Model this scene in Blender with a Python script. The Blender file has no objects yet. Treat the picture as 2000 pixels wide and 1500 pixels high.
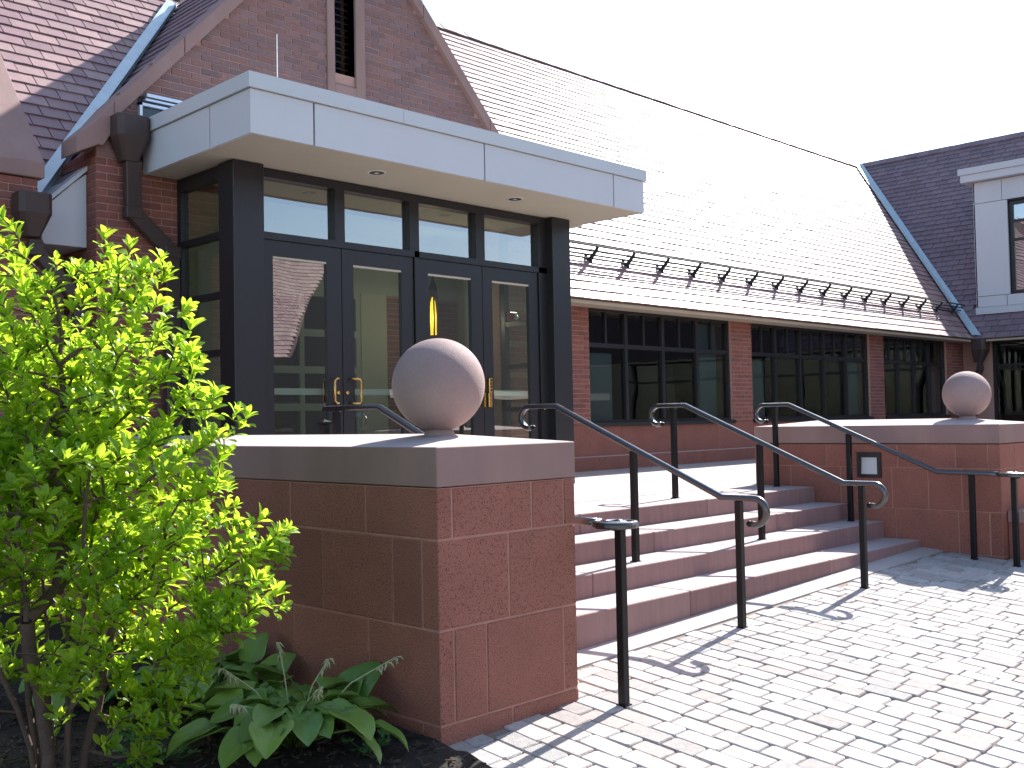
import bpy, bmesh, math, random
from mathutils import Vector, Matrix, noise
random.seed(7)
R=math.radians
S=bpy.context.scene
C=S.collection

# ------------------------------------------------------------------ camera, sky, sun, exposure
H=1.5
def cam_axes(yaw,pitch,roll):
    f=Vector((math.cos(pitch)*math.sin(yaw),math.cos(pitch)*math.cos(yaw),math.sin(pitch)))
    r=Vector((math.cos(yaw),-math.sin(yaw),0)); u=r.cross(f)
    return r*math.cos(roll)+u*math.sin(roll), -r*math.sin(roll)+u*math.cos(roll), f
CR,CU,CF=cam_axes(R(45.04),R(2.0),R(-1.12))
FPX=2038.2
cam=bpy.data.cameras.new('camera'); camo=bpy.data.objects.new('camera',cam); C.objects.link(camo)
camo.matrix_world=Matrix(((CR.x,CU.x,-CF.x,0),(CR.y,CU.y,-CF.y,0),(CR.z,CU.z,-CF.z,H),(0,0,0,1)))
cam.sensor_width=36; cam.lens=FPX/2000*36; cam.clip_end=2000; cam.clip_start=.05
S.camera=camo
SUN=Vector((1.17,.185,1.0)).normalized()
w=bpy.data.worlds.new('World'); S.world=w; w.use_nodes=True
nt=w.node_tree; bg=nt.nodes['Background']; sky=nt.nodes.new('ShaderNodeTexSky'); sky.sky_type='NISHITA'; sky.sun_disc=False
sky.sun_elevation=math.asin(SUN.z); sky.sun_rotation=math.atan2(SUN.x,SUN.y)
sky.air_density=1.0; sky.dust_density=.9; sky.ozone_density=1.0; sky.altitude=50
nt.links.new(sky.outputs[0],bg.inputs[0]); bg.inputs[1].default_value=.132
sl=bpy.data.lights.new('sun','SUN'); sl.energy=5.0; sl.angle=R(.53); sl.color=(1,.965,.92)
so=bpy.data.objects.new('sun',sl); C.objects.link(so); so.rotation_euler=(-SUN).to_track_quat('-Z','Y').to_euler(); so.location=(10,-10,30)
V=S.view_settings; V.view_transform='Standard'; V.look='None'; V.exposure=1.25; V.gamma=1; V.use_curve_mapping=False
S.cycles.max_bounces=10; S.cycles.transparent_max_bounces=16; S.cycles.use_denoising=True
S.cycles.sample_clamp_indirect=6

def pix(p):                                  # where a point falls in the 2000 x 1500 frame (only to rank repeats by visible size)
    d=Vector(p)-Vector((0,0,H)); z=d.dot(CF)
    if z<.1: return None
    return 1000+FPX*d.dot(CR)/z, 750-FPX*d.dot(CU)/z, z

# ------------------------------------------------------------------ materials
MATS={}
def rgb(c): return (c[0],c[1],c[2],1)
def mat(name,col,rough=.75,col2=None,var=.18,vs=6,rnd=0.0,bump=0.0,bs=80,speck=None,spec=.4,metal=0,stretch=None,coat=0,vs2=None):
    m=bpy.data.materials.new(name); m.use_nodes=True; t=m.node_tree; N=t.nodes; L=t.links
    b=N['Principled BSDF']; b.inputs['Roughness'].default_value=rough; b.inputs['Metallic'].default_value=metal
    b.inputs['Specular IOR Level'].default_value=spec
    if coat: b.inputs['Coat Weight'].default_value=coat; b.inputs['Coat Roughness'].default_value=.15
    geo=N.new('ShaderNodeNewGeometry'); pos=geo.outputs['Position']
    if stretch:
        mp=N.new('ShaderNodeMapping'); mp.inputs['Scale'].default_value=stretch; L.new(pos,mp.inputs['Vector']); pos=mp.outputs[0]
    def noi(scale,detail=4,src=None):
        n=N.new('ShaderNodeTexNoise'); n.inputs['Scale'].default_value=scale; n.inputs['Detail'].default_value=detail; L.new(src or pos,n.inputs['Vector']); return n.outputs['Fac']
    def math_(op,a,bv):
        n=N.new('ShaderNodeMath'); n.operation=op
        for i,x in enumerate((a,bv)):
            if isinstance(x,(int,float)): n.inputs[i].default_value=x
            else: L.new(x,n.inputs[i])
        return n.outputs[0]
    def mix(f,a,bv):
        n=N.new('ShaderNodeMix'); n.data_type='RGBA'
        if isinstance(f,(int,float)): n.inputs[0].default_value=f
        else: L.new(f,n.inputs[0])
        for i,x in ((6,a),(7,bv)):
            if isinstance(x,tuple): n.inputs[i].default_value=rgb(x)
            else: L.new(x,n.inputs[i])
        return n.outputs[2]
    c=tuple(col)
    oi=N.new('ShaderNodeObjectInfo'); rv=math_('FRACT',math_('ADD',oi.outputs['Random'],geo.outputs['Random Per Island']),0)
    if col2:
        f=noi(vs2 or vs*.5) if not rnd else rv
        c=mix(f,tuple(col),tuple(col2))
    val=math_('ADD',math_('MULTIPLY',math_('SUBTRACT',noi(vs,6),.5),var*4),1.0)
    if rnd: 
        r2=math_('FRACT',math_('MULTIPLY',rv,7.31),0)
        val=math_('MULTIPLY',val,math_('ADD',math_('MULTIPLY',math_('SUBTRACT',r2,.5),rnd*2),1.0))
    hs=N.new('ShaderNodeHueSaturation'); L.new(val,hs.inputs['Value'])
    if isinstance(c,tuple): hs.inputs['Color'].default_value=rgb(c)
    else: L.new(c,hs.inputs['Color'])
    out=hs.outputs[0]
    if speck:
        sc,scale,th,amt=speck
        vo=noi(scale,2,geo.outputs['Position']); mr=N.new('ShaderNodeMapRange'); mr.inputs[1].default_value=th; mr.inputs[2].default_value=th+.06; mr.inputs[4].default_value=amt; L.new(vo,mr.inputs[0])
        out=mix(mr.outputs[0],out,tuple(sc))
    L.new(out,b.inputs['Base Color'])
    if bump:
        bn=N.new('ShaderNodeBump'); bn.inputs['Strength'].default_value=bump; bn.inputs['Distance'].default_value=.01
        L.new(noi(bs,8,geo.outputs['Position']),bn.inputs['Height']); L.new(bn.outputs[0],b.inputs['Normal'])
    rr=math_('ADD',math_('MULTIPLY',math_('SUBTRACT',noi(vs*2.3,3),.5),.25),rough); L.new(rr,b.inputs['Roughness'])
    MATS[name]=m; return m

mat('block',(.33,.128,.09),.85,col2=(.285,.11,.078),var=.10,vs=3.5,rnd=.10,bump=.6,bs=110,speck=((.065,.026,.022),150,.575,.85))
mat('block_mortar',(.40,.195,.145),.9,var=.12,vs=9,bump=.2)
mat('capstone',(.31,.20,.18),.8,col2=(.245,.15,.13),var=.16,vs=4,bump=.12,bs=160,stretch=(1,1,.35))
mat('sphere_stone',(.34,.245,.235),.8,col2=(.28,.185,.165),var=.15,vs=4,bump=.4,bs=170,speck=((.5,.41,.38),200,.62,.45))
mat('step_stone',(.31,.185,.17),.85,col2=(.25,.14,.13),var=.12,vs=7,rnd=.08,bump=.15,bs=90,stretch=(3,3,.35))
mat('sunlit_top',(.42,.345,.33),.9,var=.1,vs=5,bump=.12,stretch=(1,6,1))  # paler version of the stone: sunlight on upward faces put into the colour
mat('landing_stone',(.42,.37,.345),.9,var=.1,vs=3,rnd=.06,bump=.12)
mat('paver',(.37,.355,.34),.92,col2=(.42,.36,.33),var=.16,vs=30,rnd=.2,bump=.55,bs=140,speck=((.25,.23,.21),220,.62,.5))
mat('joint_sand',(.23,.185,.155),.95,var=.25,vs=25,bump=.4)
mat('brick',(.27,.10,.075),.88,col2=(.21,.088,.075),var=.10,vs=25,rnd=.14,bump=.3,bs=200)
mat('brick_gable',(.24,.13,.118),.88,col2=(.19,.128,.132),var=.10,vs=22,rnd=.14,bump=.3,bs=200)
mat('brick_mortar',(.42,.25,.20),.92,var=.12,vs=30)
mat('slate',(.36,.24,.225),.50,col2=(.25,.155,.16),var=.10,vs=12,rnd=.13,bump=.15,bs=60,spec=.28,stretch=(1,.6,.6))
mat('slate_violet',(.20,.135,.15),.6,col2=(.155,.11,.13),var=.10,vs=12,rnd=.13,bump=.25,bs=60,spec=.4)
mat('slate_deck',(.10,.065,.06),.9)
mat('panel',(.53,.55,.575),.45,var=.035,vs=1.5,rnd=.03,bump=.03,bs=3)
mat('panel_trim',(.50,.53,.55),.4,var=.02,vs=2)
mat('soffit',(.47,.44,.36),.8,var=.03,vs=3)
mat('gap_dark',(.03,.035,.04),.8)
mat('bronze',(.016,.0155,.018),.38,var=.06,vs=10,spec=.5)
mat('iron',(.007,.0072,.008),.42,var=.01,vs=2,spec=.25)
mat('iron_rail',(.007,.0075,.009),.3,var=.01,vs=2,spec=1.0,coat=.6)
mat('flashing',(.46,.55,.58),.42,var=.10,vs=7,metal=.35,bump=.15,bs=14)
mat('downpipe',(.055,.036,.032),.5,var=.12,vs=8)
mat('fascia_beige',(.50,.43,.33),.7,var=.05,vs=5)
mat('brass',(.70,.42,.13),.28,metal=1,var=.05,vs=20)
mat('steel',(.66,.67,.66),.35,metal=.4,var=.04,vs=10)
mat('aluminium',(.62,.67,.74),.35,metal=.5,var=.04,vs=10)
mat('plaster',(.50,.50,.42),.85,var=.04,vs=2)
mat('inner_wood',(.40,.43,.38),.6,var=.04,vs=3)
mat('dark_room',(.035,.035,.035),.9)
mat('floor_tile',(.30,.25,.20),.5,var=.1,vs=3)
mat('blind',(.23,.26,.255),.8,var=.03,vs=4)
mat('alarm_red',(.45,.02,.02),.3)
mat('lens_white',(.8,.8,.78),.15,spec=.8)
mat('soil',(.030,.022,.017),.95,var=.3,vs=18,bump=1,bs=40)
mat('mulch',(.075,.05,.036),.9,col2=(.03,.021,.016),rnd=.3)
mat('bark',(.13,.085,.065),.85,col2=(.085,.055,.045),var=.2,vs=30,bump=.5,bs=120)
mat('seed',(.35,.36,.20),.8,var=.2,vs=60)

def leaf_mat(name,c1,c2,tr,rough=.35,trw=.5,vein=None):
    m=bpy.data.materials.new(name); m.use_nodes=True; t=m.node_tree; N=t.nodes; L=t.links; b=N['Principled BSDF']
    geo=N.new('ShaderNodeNewGeometry'); oi=N.new('ShaderNodeObjectInfo')
    a=N.new('ShaderNodeMath'); a.operation='ADD'; L.new(oi.outputs['Random'],a.inputs[0]); L.new(geo.outputs['Random Per Island'],a.inputs[1])
    f=N.new('ShaderNodeMath'); f.operation='FRACT'; L.new(a.outputs[0],f.inputs[0])
    mx=N.new('ShaderNodeMix'); mx.data_type='RGBA'; L.new(f.outputs[0],mx.inputs[0]); mx.inputs[6].default_value=rgb(c1); mx.inputs[7].default_value=rgb(c2)
    L.new(mx.outputs[2],b.inputs['Base Color']); b.inputs['Roughness'].default_value=rough; b.inputs['Specular IOR Level'].default_value=.5
    tl=N.new('ShaderNodeBsdfTranslucent')
    m2=N.new('ShaderNodeMix'); m2.data_type='RGBA'; L.new(f.outputs[0],m2.inputs[0]); m2.inputs[6].default_value=rgb(tr); m2.inputs[7].default_value=rgb((tr[0]*1.5,tr[1]*1.1,tr[2]))
    L.new(m2.outputs[2],tl.inputs[0])
    ms=N.new('ShaderNodeMixShader'); ms.inputs[0].default_value=trw; L.new(b.outputs[0],ms.inputs[1]); L.new(tl.outputs[0],ms.inputs[2])
    L.new(ms.outputs[0],N['Material Output'].inputs[0]); MATS[name]=m
leaf_mat('leaf',(.12,.24,.022),(.18,.30,.025),(.44,.72,.05),trw=.60)
leaf_mat('leaf_old',(.35,.10,.02),(.30,.08,.02),(.5,.2,.03))
leaf_mat('hosta_leaf',(.11,.22,.045),(.19,.29,.05),(.09,.22,.03),rough=.4,trw=.25)
leaf_mat('weed_leaf',(.06,.16,.05),(.09,.2,.06),(.12,.3,.06),rough=.5,trw=.3)

def glass(name,tint,refl):
    m=bpy.data.materials.new(name); m.use_nodes=True; t=m.node_tree; N=t.nodes; L=t.links; N.remove(N['Principled BSDF'])
    tr=N.new('ShaderNodeBsdfTransparent'); tr.inputs[0].default_value=rgb(tint)
    gl=N.new('ShaderNodeBsdfGlossy'); gl.inputs['Roughness'].default_value=.0; gl.inputs[0].default_value=(1,1,1,1)
    geo=N.new('ShaderNodeNewGeometry'); no=N.new('ShaderNodeTexNoise'); no.inputs['Scale'].default_value=1.4; no.inputs['Detail'].default_value=1; L.new(geo.outputs['Position'],no.inputs['Vector'])
    bn=N.new('ShaderNodeBump'); bn.inputs['Strength'].default_value=.02; bn.inputs['Distance'].default_value=.1; L.new(no.outputs['Fac'],bn.inputs['Height']); L.new(bn.outputs[0],gl.inputs['Normal'])
    fr=N.new('ShaderNodeFresnel'); fr.inputs[0].default_value=refl
    mb_=N.new('ShaderNodeMath'); mb_.operation='SUBTRACT'; mb_.inputs[0].default_value=1; L.new(geo.outputs['Backfacing'],mb_.inputs[1]); mm=N.new('ShaderNodeMath'); mm.operation='MULTIPLY'; L.new(mb_.outputs[0],mm.inputs[0]); L.new(fr.outputs[0],mm.inputs[1])
    ms=N.new('ShaderNodeMixShader'); L.new(mm.outputs[0],ms.inputs[0]); L.new(tr.outputs[0],ms.inputs[1]); L.new(gl.outputs[0],ms.inputs[2]); L.new(ms.outputs[0],N['Material Output'].inputs[0]); MATS[name]=m
glass('glass',(.80,.86,.80),3.3)
glass('glass_mirror',(.6,.66,.64),4.2)
glass('glass_dark',(.6,.66,.66),1.7)
def emit(name,c,s):
    m=bpy.data.materials.new(name); m.use_nodes=True; t=m.node_tree; b=t.nodes['Principled BSDF']; b.inputs['Base Color'].default_value=rgb(c); b.inputs['Emission Color'].default_value=rgb(c); b.inputs['Emission Strength'].default_value=s; MATS[name]=m
emit('lamp_amber',(1.0,.55,.03),1.1)

# ------------------------------------------------------------------ mesh helpers
class MB:
    def __init__(s): s.v=[]; s.f=[]
    def add(s,vs,fs):
        o=len(s.v); s.v+=[tuple(p) for p in vs]; s.f+=[tuple(i+o for i in f) for f in fs]; return s
    def box(s,x0,x1,y0,y1,z0,z1,M=None):
        vs=[Vector((x,y,z)) for x in (x0,x1) for y in (y0,y1) for z in (z0,z1)]
        if M: vs=[M@p for p in vs]
        return s.add(vs,[(0,1,3,2),(4,6,7,5),(0,4,5,1),(2,3,7,6),(0,2,6,4),(1,5,7,3)])
    def bar(s,a,b,wd,dp,up=Vector((0,0,1))):
        a=Vector(a); b=Vector(b); d=(b-a).normalized(); x=d.cross(up)
        if x.length<1e-4: x=d.cross(Vector((1,0,0)))
        x.normalize(); y=x.cross(d)
        vs=[p+x*i*wd/2+y*j*dp/2 for p in (a,b) for i,j in ((-1,-1),(1,-1),(1,1),(-1,1))]
        return s.add(vs,[(3,2,1,0),(4,5,6,7),(0,1,5,4),(1,2,6,5),(2,3,7,6),(3,0,4,7)])
    def prism(s,poly,axis,a,b):                  # poly of 2-tuples extruded along axis from a to b
        def P(p,t):
            return {'y':(p[0],t,p[1]),'x':(t,p[0],p[1]),'z':(p[0],p[1],t)}[axis]
        n=len(poly); vs=[P(p,a) for p in poly]+[P(p,b) for p in poly]
        fs=[tuple(range(n)),tuple(range(2*n-1,n-1,-1))]+[(i,n+i,n+(i+1)%n,(i+1)%n) for i in range(n)]
        return s.add(vs,fs)
    def tube(s,path,rad,n=8,sec=None,cap=True,up0=None):
        path=[Vector(p) for p in path]; m=len(path)
        if not isinstance(rad,(list,tuple)): rad=[rad]*m
        sec=sec or [(math.cos(2*math.pi*i/n),math.sin(2*math.pi*i/n)) for i in range(n)]; n=len(sec)
        T=[(path[min(i+1,m-1)]-path[max(i-1,0)]).normalized() for i in range(m)]
        u=Vector(up0) if up0 else (Vector((0,0,1)) if abs(T[0].z)<.9 else Vector((1,0,0)))
        vs=[]
        for i in range(m):
            u=(u-T[i]*u.dot(T[i]))
            if u.length<1e-5: u=T[i].orthogonal()
            u.normalize(); x=T[i].cross(u)
            k=1.0
            if 0<i<m-1:
                c=(path[i]-path[i-1]).normalized().dot((path[i+1]-path[i]).normalized()); k=1/max(.6,math.sqrt(max(.05,(1+c)/2)))
            for a,b in sec: vs.append(path[i]+x*a*rad[i]+u*b*rad[i]*k)
        fs=[(i*n+j,i*n+(j+1)%n,(i+1)*n+(j+1)%n,(i+1)*n+j) for i in range(m-1) for j in range(n)]
        if cap: fs+=[tuple(range(n-1,-1,-1)),tuple((m-1)*n+j for j in range(n))]
        return s.add(vs,fs)
    def lathe(s,c,prof,n=48,axis='z'):
        vs=[];c=Vector(c)
        for r_,z in prof:
            for j in range(n):
                a=2*math.pi*j/n; p={'z':(r_*math.cos(a),r_*math.sin(a),z),'y':(r_*math.cos(a),z,r_*math.sin(a)),'x':(z,r_*math.cos(a),r_*math.sin(a))}[axis]
                vs.append(c+Vector(p))
        m=len(prof); fs=[(i*n+j,i*n+(j+1)%n,(i+1)*n+(j+1)%n,(i+1)*n+j) for i in range(m-1) for j in range(n)]
        if prof[0][0]>1e-6: fs.append(tuple(range(n-1,-1,-1)))
        if prof[-1][0]>1e-6: fs.append(tuple((m-1)*n+j for j in range(n)))
        return s.add(vs,fs)
    def mesh(s,name,m,smooth=False,bevel=0,fix=True):
        me=bpy.data.meshes.new(name); me.from_pydata(s.v,[],s.f); me.materials.append(MATS[m] if isinstance(m,str) else m)
        if fix or bevel:
            bm=bmesh.new(); bm.from_mesh(me)
            if fix: bmesh.ops.recalc_face_normals(bm,faces=bm.faces)
            if bevel: bmesh.ops.bevel(bm,geom=[e for e in bm.edges if len(e.link_faces)==2 and e.calc_face_angle(0)>.5],offset=bevel,segments=1,affect='EDGES',profile=.5,clamp_overlap=True)
            bm.to_mesh(me); bm.free()
        if smooth:
            me.polygons.foreach_set('use_smooth',[True]*len(me.polygons))
        me.update(); return me
    def obj(s,name,m,parent=None,smooth=False,bevel=0,fix=True):
        return link(name,s.mesh(name,m,smooth,bevel,fix),parent)
LOC={}
def link(name,me,parent=None,M=None):
    o=bpy.data.objects.new(name,me); C.objects.link(o)
    if parent:
        o.parent=parent
        if parent.name in LOC: o.matrix_parent_inverse=Matrix.Translation(-LOC[parent.name])
    if M is not None: o.matrix_basis=M
    return o
def tag(o,label=None,cat=None,group=None,kind=None):
    if label: o['label']=label
    if cat: o['category']=cat
    if group: o['group']=group
    if kind: o['kind']=kind
    return o
def thing(name,loc,label,cat,group=None):
    o=bpy.data.objects.new(name,None); C.objects.link(o); o.location=loc; LOC[o.name]=Vector(loc); o.empty_display_size=.2
    return tag(o,label,cat,group)
def struct(o): o['kind']='structure'; return o
def B(name,m,parent,x0,x1,y0,y1,z0,z1,bevel=0): return MB().box(x0,x1,y0,y1,z0,z1).obj(name,m,parent,bevel=bevel)

def scatter(items,name,parent,limit=300,rank=None,hide=None):
    """items: (mesh, matrix). The ones that show largest become objects of their own, the rest one joined part."""
    sc=[]
    for me,M in items:
        p=pix(M.translation); s=0
        if p and -20<p[0]<2020 and -20<p[1]<1520 and not (hide and hide(p,M.translation)): s=1/p[2]
        sc.append(s)
    idx=sorted(range(len(items)),key=lambda i:-sc[i]); single=[i for i in idx[:limit] if sc[i]>0]; ss=set(single)
    for i in single: link(name,items[i][0],parent,items[i][1])
    rest=[i for i in range(len(items)) if i not in ss]
    if rest:
        mb=MB()
        for i in rest:
            me,M=items[i]; mb.add([M@v.co for v in me.vertices],[tuple(p.vertices) for p in me.polygons])
        o=mb.obj(name+'_field',items[rest[0]][0].materials[0],parent,fix=False); o['kind']='stuff'
    return len(single),len(rest)

# ------------------------------------------------------------------ ground
def g(x,y):
    x=min(max(x,-3),13); y=min(max(y,-2),4.4)
    return .163+.03*(x-7)+.09*(y-4.25)
ZL=.7715
WX0,WX1,WY0=3.187,4.146,3.689             # left wall
QX0,QX1,QY0,QY1=9.647,10.62,3.513,6.018   # right plinth
mb=MB()
xs=[-60,-20,-6,-3]+[i*.5 for i in range(-5,27)]+[13.5,20,40,90]; ys=[-90,-40,-15,-5,-2]+[i*.4 for i in range(-4,12)]+[4.8,8,14,30,90]
for x in xs:
    for y in ys: mb.v.append((x,y,g(x,y)-.011-(.03 if x<=3.0 else 0)))
ny=len(ys)
mb.f=[(i*ny+j,(i+1)*ny+j,(i+1)*ny+j+1,i*ny+j+1) for i in range(len(xs)-1) for j in range(ny-1)]
ground=struct(mb.obj('plaza_ground','joint_sand'))
# planting bed
mb=MB(); nx,nyb=70,120
for i in range(nx+1):
    for j in range(nyb+1):
        x=-3+(3.185+3)*i/nx; y=.5+9.5*j/nyb
        z=g(x,min(y,4.2))+.012+.03*noise.noise(Vector((x*1.7,y*1.7,0)))+.02*noise.noise(Vector((x*9,y*9,3)))
        mb.v.append((x,y,z))
mb.f=[(i*(nyb+1)+j,(i+1)*(nyb+1)+j,(i+1)*(nyb+1)+j+1,i*(nyb+1)+j+1) for i in range(nx) for j in range(nyb)]
bed=struct(mb.obj('planting_bed','soil',smooth=True))
def bedz(x,y): return g(x,min(y,4.2))+.012+.03*noise.noise(Vector((x*1.7,y*1.7,0)))
mb=MB()
for i in range(4200):
    x=random.uniform(.6,3.15); y=random.uniform(2.6,6.5); L=random.uniform(.006,.028); W=random.uniform(.003,.008)
    M=Matrix.Translation((x,y,bedz(x,y)+random.uniform(.004,.028)))@Matrix.Rotation(random.uniform(0,6.3),4,'Z')@Matrix.Rotation(random.gauss(0,.35),4,'Y')@Matrix.Rotation(random.gauss(0,.5),4,'X')
    mb.box(-L,L,-W,W,-.002,.003,M)
tag(mb.obj('wood_mulch','mulch',fix=False),'dark shredded bark mulch covering the planting bed','mulch',kind='stuff')
# pavers
PV={}
def paver(L,W,k):
    rg=random.Random(k*31+int(L*1000)); e=.0028; jit=lambda a:rg.uniform(-a,a)
    c=[]; hx,hy=W/2,L/2
    for sx,sy in ((-1,-1),(1,-1),(1,1),(-1,1)):
        q=.005+rg.random()*.010
        if sx*sy>0: c+=[(sx*hx,sy*(hy-q)),(sx*(hx-q),sy*hy)] 
        else: c+=[(sx*(hx-q),sy*hy),(sx*hx,sy*(hy-q))]
    c=sorted(c,key=lambda p:math.atan2(p[1]/hy,p[0]/hx))
    c=[(x+jit(e),y+jit(e)) for x,y in c]
    n=len(c); t=.006
    vs=[(x,y,-.05) for x,y in c]+[(x,y,-t+jit(.002)) for x,y in c]+[(x*(1-.010/W),y*(1-.010/L),jit(.0012)) for x,y in c]
    fs=[(i,(i+1)%n,n+(i+1)%n,n+i) for i in range(n)]+[(n+i,n+(i+1)%n,2*n+(i+1)%n,2*n+i) for i in range(n)]+[tuple(range(2*n,3*n))]
    mb=MB(); mb.add(vs,fs); return mb.mesh('paver','paver')
items=[]; RW=.132
for L in (.07,.10,.14,.19,.25): PV[L]=[paver(L-.006,RW-.006,k) for k in range(7)]
x=3.2+RW/2; nrow=0
while x<13.0:
    y=-1.6+random.uniform(-.2,0); ymax=4.02 if x<QX0 else (3.50 if x<QX0+.12 else 3.09)
    while y<ymax-.05:
        L=random.choice((.14,.19,.19,.25,.25)); yc=y+L/2
        if y+L>ymax-.06:
            L=min((.07,.10,.14,.19,.25),key=lambda q:abs(ymax-y-q)); yc=y+L/2
        xx=x+.012*math.sin(yc*1.3+nrow*.01)
        if not (xx<3.26 and yc>3.69) and not(3.18<xx<4.13 and yc>3.70):
            nrm=Vector((-.03+random.gauss(0,.008),-.09+random.gauss(0,.008),1)).normalized()
            q=nrm.to_track_quat('Z','Y').to_matrix().to_4x4()
            ry=q@Matrix.Rotation(random.gauss(0,.012),4,'Z')
            # keep long axis along +Y
            yv=Vector((0,1,.09)).normalized(); xv=yv.cross(nrm).normalized(); yv=nrm.cross(xv)
            M=Matrix(((xv.x,yv.x,nrm.x,xx),(xv.y,yv.y,nrm.y,yc),(xv.z,yv.z,nrm.z,g(xx,yc)+random.gauss(0,.0018)),(0,0,0,1)))@Matrix.Rotation(random.gauss(0,.012)+(math.pi if random.random()<.5 else 0),4,'Z')
            items.append((random.choice(PV[L]),M))
        y+=L
    x+=RW; nrow+=1
scatter(items,'paver',ground)
# stone apron strip at the foot of the steps
xx=4.15; k=0
while xx<QX0-.02:
    x2=min(xx+random.uniform(1.4,1.9),QX0-.005)
    if QX0-x2<.5: x2=QX0-.005
    mb=MB(); vs=[]
    for zz in (-.06,.002):
        for (a,b) in ((xx+.003,4.045),(x2-.003,4.045),(x2-.003,4.248),(xx+.003,4.248)): vs.append((a,b,g(a,b)+zz))
    mb.add(vs,[(0,1,2,3),(4,5,6,7),(0,1,5,4),(1,2,6,5),(2,3,7,6),(3,0,4,7)]); mb.obj('apron_slab','landing_stone',ground); xx=x2

# ------------------------------------------------------------------ entrance steps and landing
NY=[4.25,4.61,4.97,5.33]; NZ=[.307,.462,.617,ZL]
st=thing('entrance_steps',(6.9,4.25,.1),'broad flight of four red sandstone steps between the two stone walls','steps')
rg=random.Random(3)
for i in range(4):
    y0=NY[i]; y1=NY[i+1]+.06 if i<3 else 6.1; z1=NZ[i]; z0=(NZ[i-1]-.02) if i else -.15
    core=B('step','joint_sand',st,4.16,9.63,y0+.015,y1-.01,z0,z1-.012)
    xx=4.15; cut=[[5.95,7.9],[5.35,7.2,8.9],[4.68,6.5,8.3],[6.05,7.75]][i]
    for x2 in cut+[QX0-.004]:
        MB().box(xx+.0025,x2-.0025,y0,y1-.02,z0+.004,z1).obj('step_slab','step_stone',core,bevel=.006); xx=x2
        me=C.objects[-1].data; me.materials.append(MATS['sunlit_top'])
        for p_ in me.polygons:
            if p_.normal.z>.9: p_.material_index=1  # tread faces get the sun-paled colour, risers keep the stone colour
land=struct(MB().box(4.15,24.0,6.1,9.62,.2,ZL-.012).obj('landing','joint_sand'))
yy=6.1
for j in range(3):
    y2=[7.3,8.5,9.6][j]; xx=4.15+(j%2)*.7-.7
    while xx<23.9:
        a=max(xx,4.15); b_=min(xx+1.4,23.9)
        if b_-a>.1: B('landing_slab','landing_stone',land,a+.003,b_-.003,yy+.003,y2-.003,ZL-.05,ZL)
        xx+=1.4
    yy=y2

# ------------------------------------------------------------------ stone walls with hipped capstones and spheres
def hip_cap(mb,x0,x1,y0,y1,z0,z1,zr,hipfar=True):
    xm=(x0+x1)/2; d=(x1-x0)/2
    yr0=y0+d; yr1=y1-d if hipfar else y1
    vs=[(x0,y0,z0),(x1,y0,z0),(x1,y1,z0),(x0,y1,z0),(x0,y0,z1),(x1,y0,z1),(x1,y1,z1),(x0,y1,z1),(xm,yr0,zr),(xm,yr1,zr)]
    if not hipfar: vs[9]=(xm,y1,zr)
    fs=[(3,2,1,0),(0,1,5,4),(1,2,6,5),(2,3,7,6),(3,0,4,7),(4,5,8),(5,6,9,8),(6,7,9),(7,4,8,9)]
    mb.add(vs,fs)
lw=thing('planter_wall',(3.67,3.8,0),'long red block wall with grey capstone beside the planting bed, sphere on its near end','wall')
core=MB().box(WX0+.004,WX1-.004,WY0+.004,8.94,-.25,1.19).obj('wall_core','block_mortar',lw)
def block(x0,x1,y0,y1,z0,z1,par): MB().box(x0,x1,y0,y1,z0,z1).obj('stone_block','block',par,bevel=.004)
J=.0045
ROWS=[(.954,1.186),(.533,.943),(.098,.522),(-.2,.087)]
FX=[[3.28,3.82,4.06],[3.65],[3.28,3.49,4.04],[3.66]]
FY=[[4.24,4.92,5.59,6.27,6.95,7.62,8.3],[3.81,4.03,4.62,5.3,5.97,6.65,7.3,8.0],[4.23,4.9,5.56,6.24,6.9,7.6,8.25],[3.82,4.5,5.2,5.9,6.6,7.3,8.0]]
for (z0,z1),fx,fy in zip(ROWS,FX,FY):
    e=random.uniform(-.0015,.0015)
    block(WX0+e,fx[0]-J,WY0+e,fy[0]-J,z0,z1,core)
    ed=fx+[WX1]
    for a,b_ in zip(ed,ed[1:]):
        e=random.uniform(-.002,.002); block(a+J,b_-(J if b_<WX1 else 0),WY0+e,WY0+.12,z0,z1,core)
    ed=fy+[8.93]
    for a,b_ in zip(ed,ed[1:]):
        e=random.uniform(-.002,.002); block(WX0+e,WX0+.085,a+J,b_-J,z0,z1,core)
def paint_sunlit_top(o):  # upward cap faces painted paler, standing in for sun on the stone
    o.data.materials.append(MATS['sunlit_top'])
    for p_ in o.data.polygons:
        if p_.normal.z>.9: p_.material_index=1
cp=MB(); hip_cap(cp,WX0-.004,WX1+.006,WY0-.004,8.93,1.195,1.382,1.437,False); paint_sunlit_top(cp.obj('capstone','capstone',lw,bevel=.004))
rw=thing('stair_wall',(10.1,4.7,.2),'short red block wall with grey capstone on the far side of the steps','wall')
core=MB().box(QX0+.004,QX1-.004,QY0+.004,QY1-.004,-.1,1.2).obj('wall_core','block_mortar',rw)
ROW2=[(.985,1.203),(.597,.978),(.206,.59),(0,.2)]
RY=[[3.62,3.91,4.46,5.2],[3.86,4.17,4.52,5.05,5.6],[3.62,3.9,4.49,5.2],[3.9,4.6,5.3]]
for (z0,z1),ry in zip(ROW2,RY):
    ed=[QY0]+ry+[QY1]
    for k,(a,b_) in enumerate(zip(ed,ed[1:])):
        e=random.uniform(-.002,.002); block(QX0+e,QX0+(.1 if k else .35),a+(J if k else 0),b_-J,z0,z1,core)
    block(QX0+.355,QX1-.01,QY0,QY0+.1,z0,z1,core)
    block(QX0+.11,QX1-.01,QY1-.1,QY1,z0,z1,core)
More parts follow.
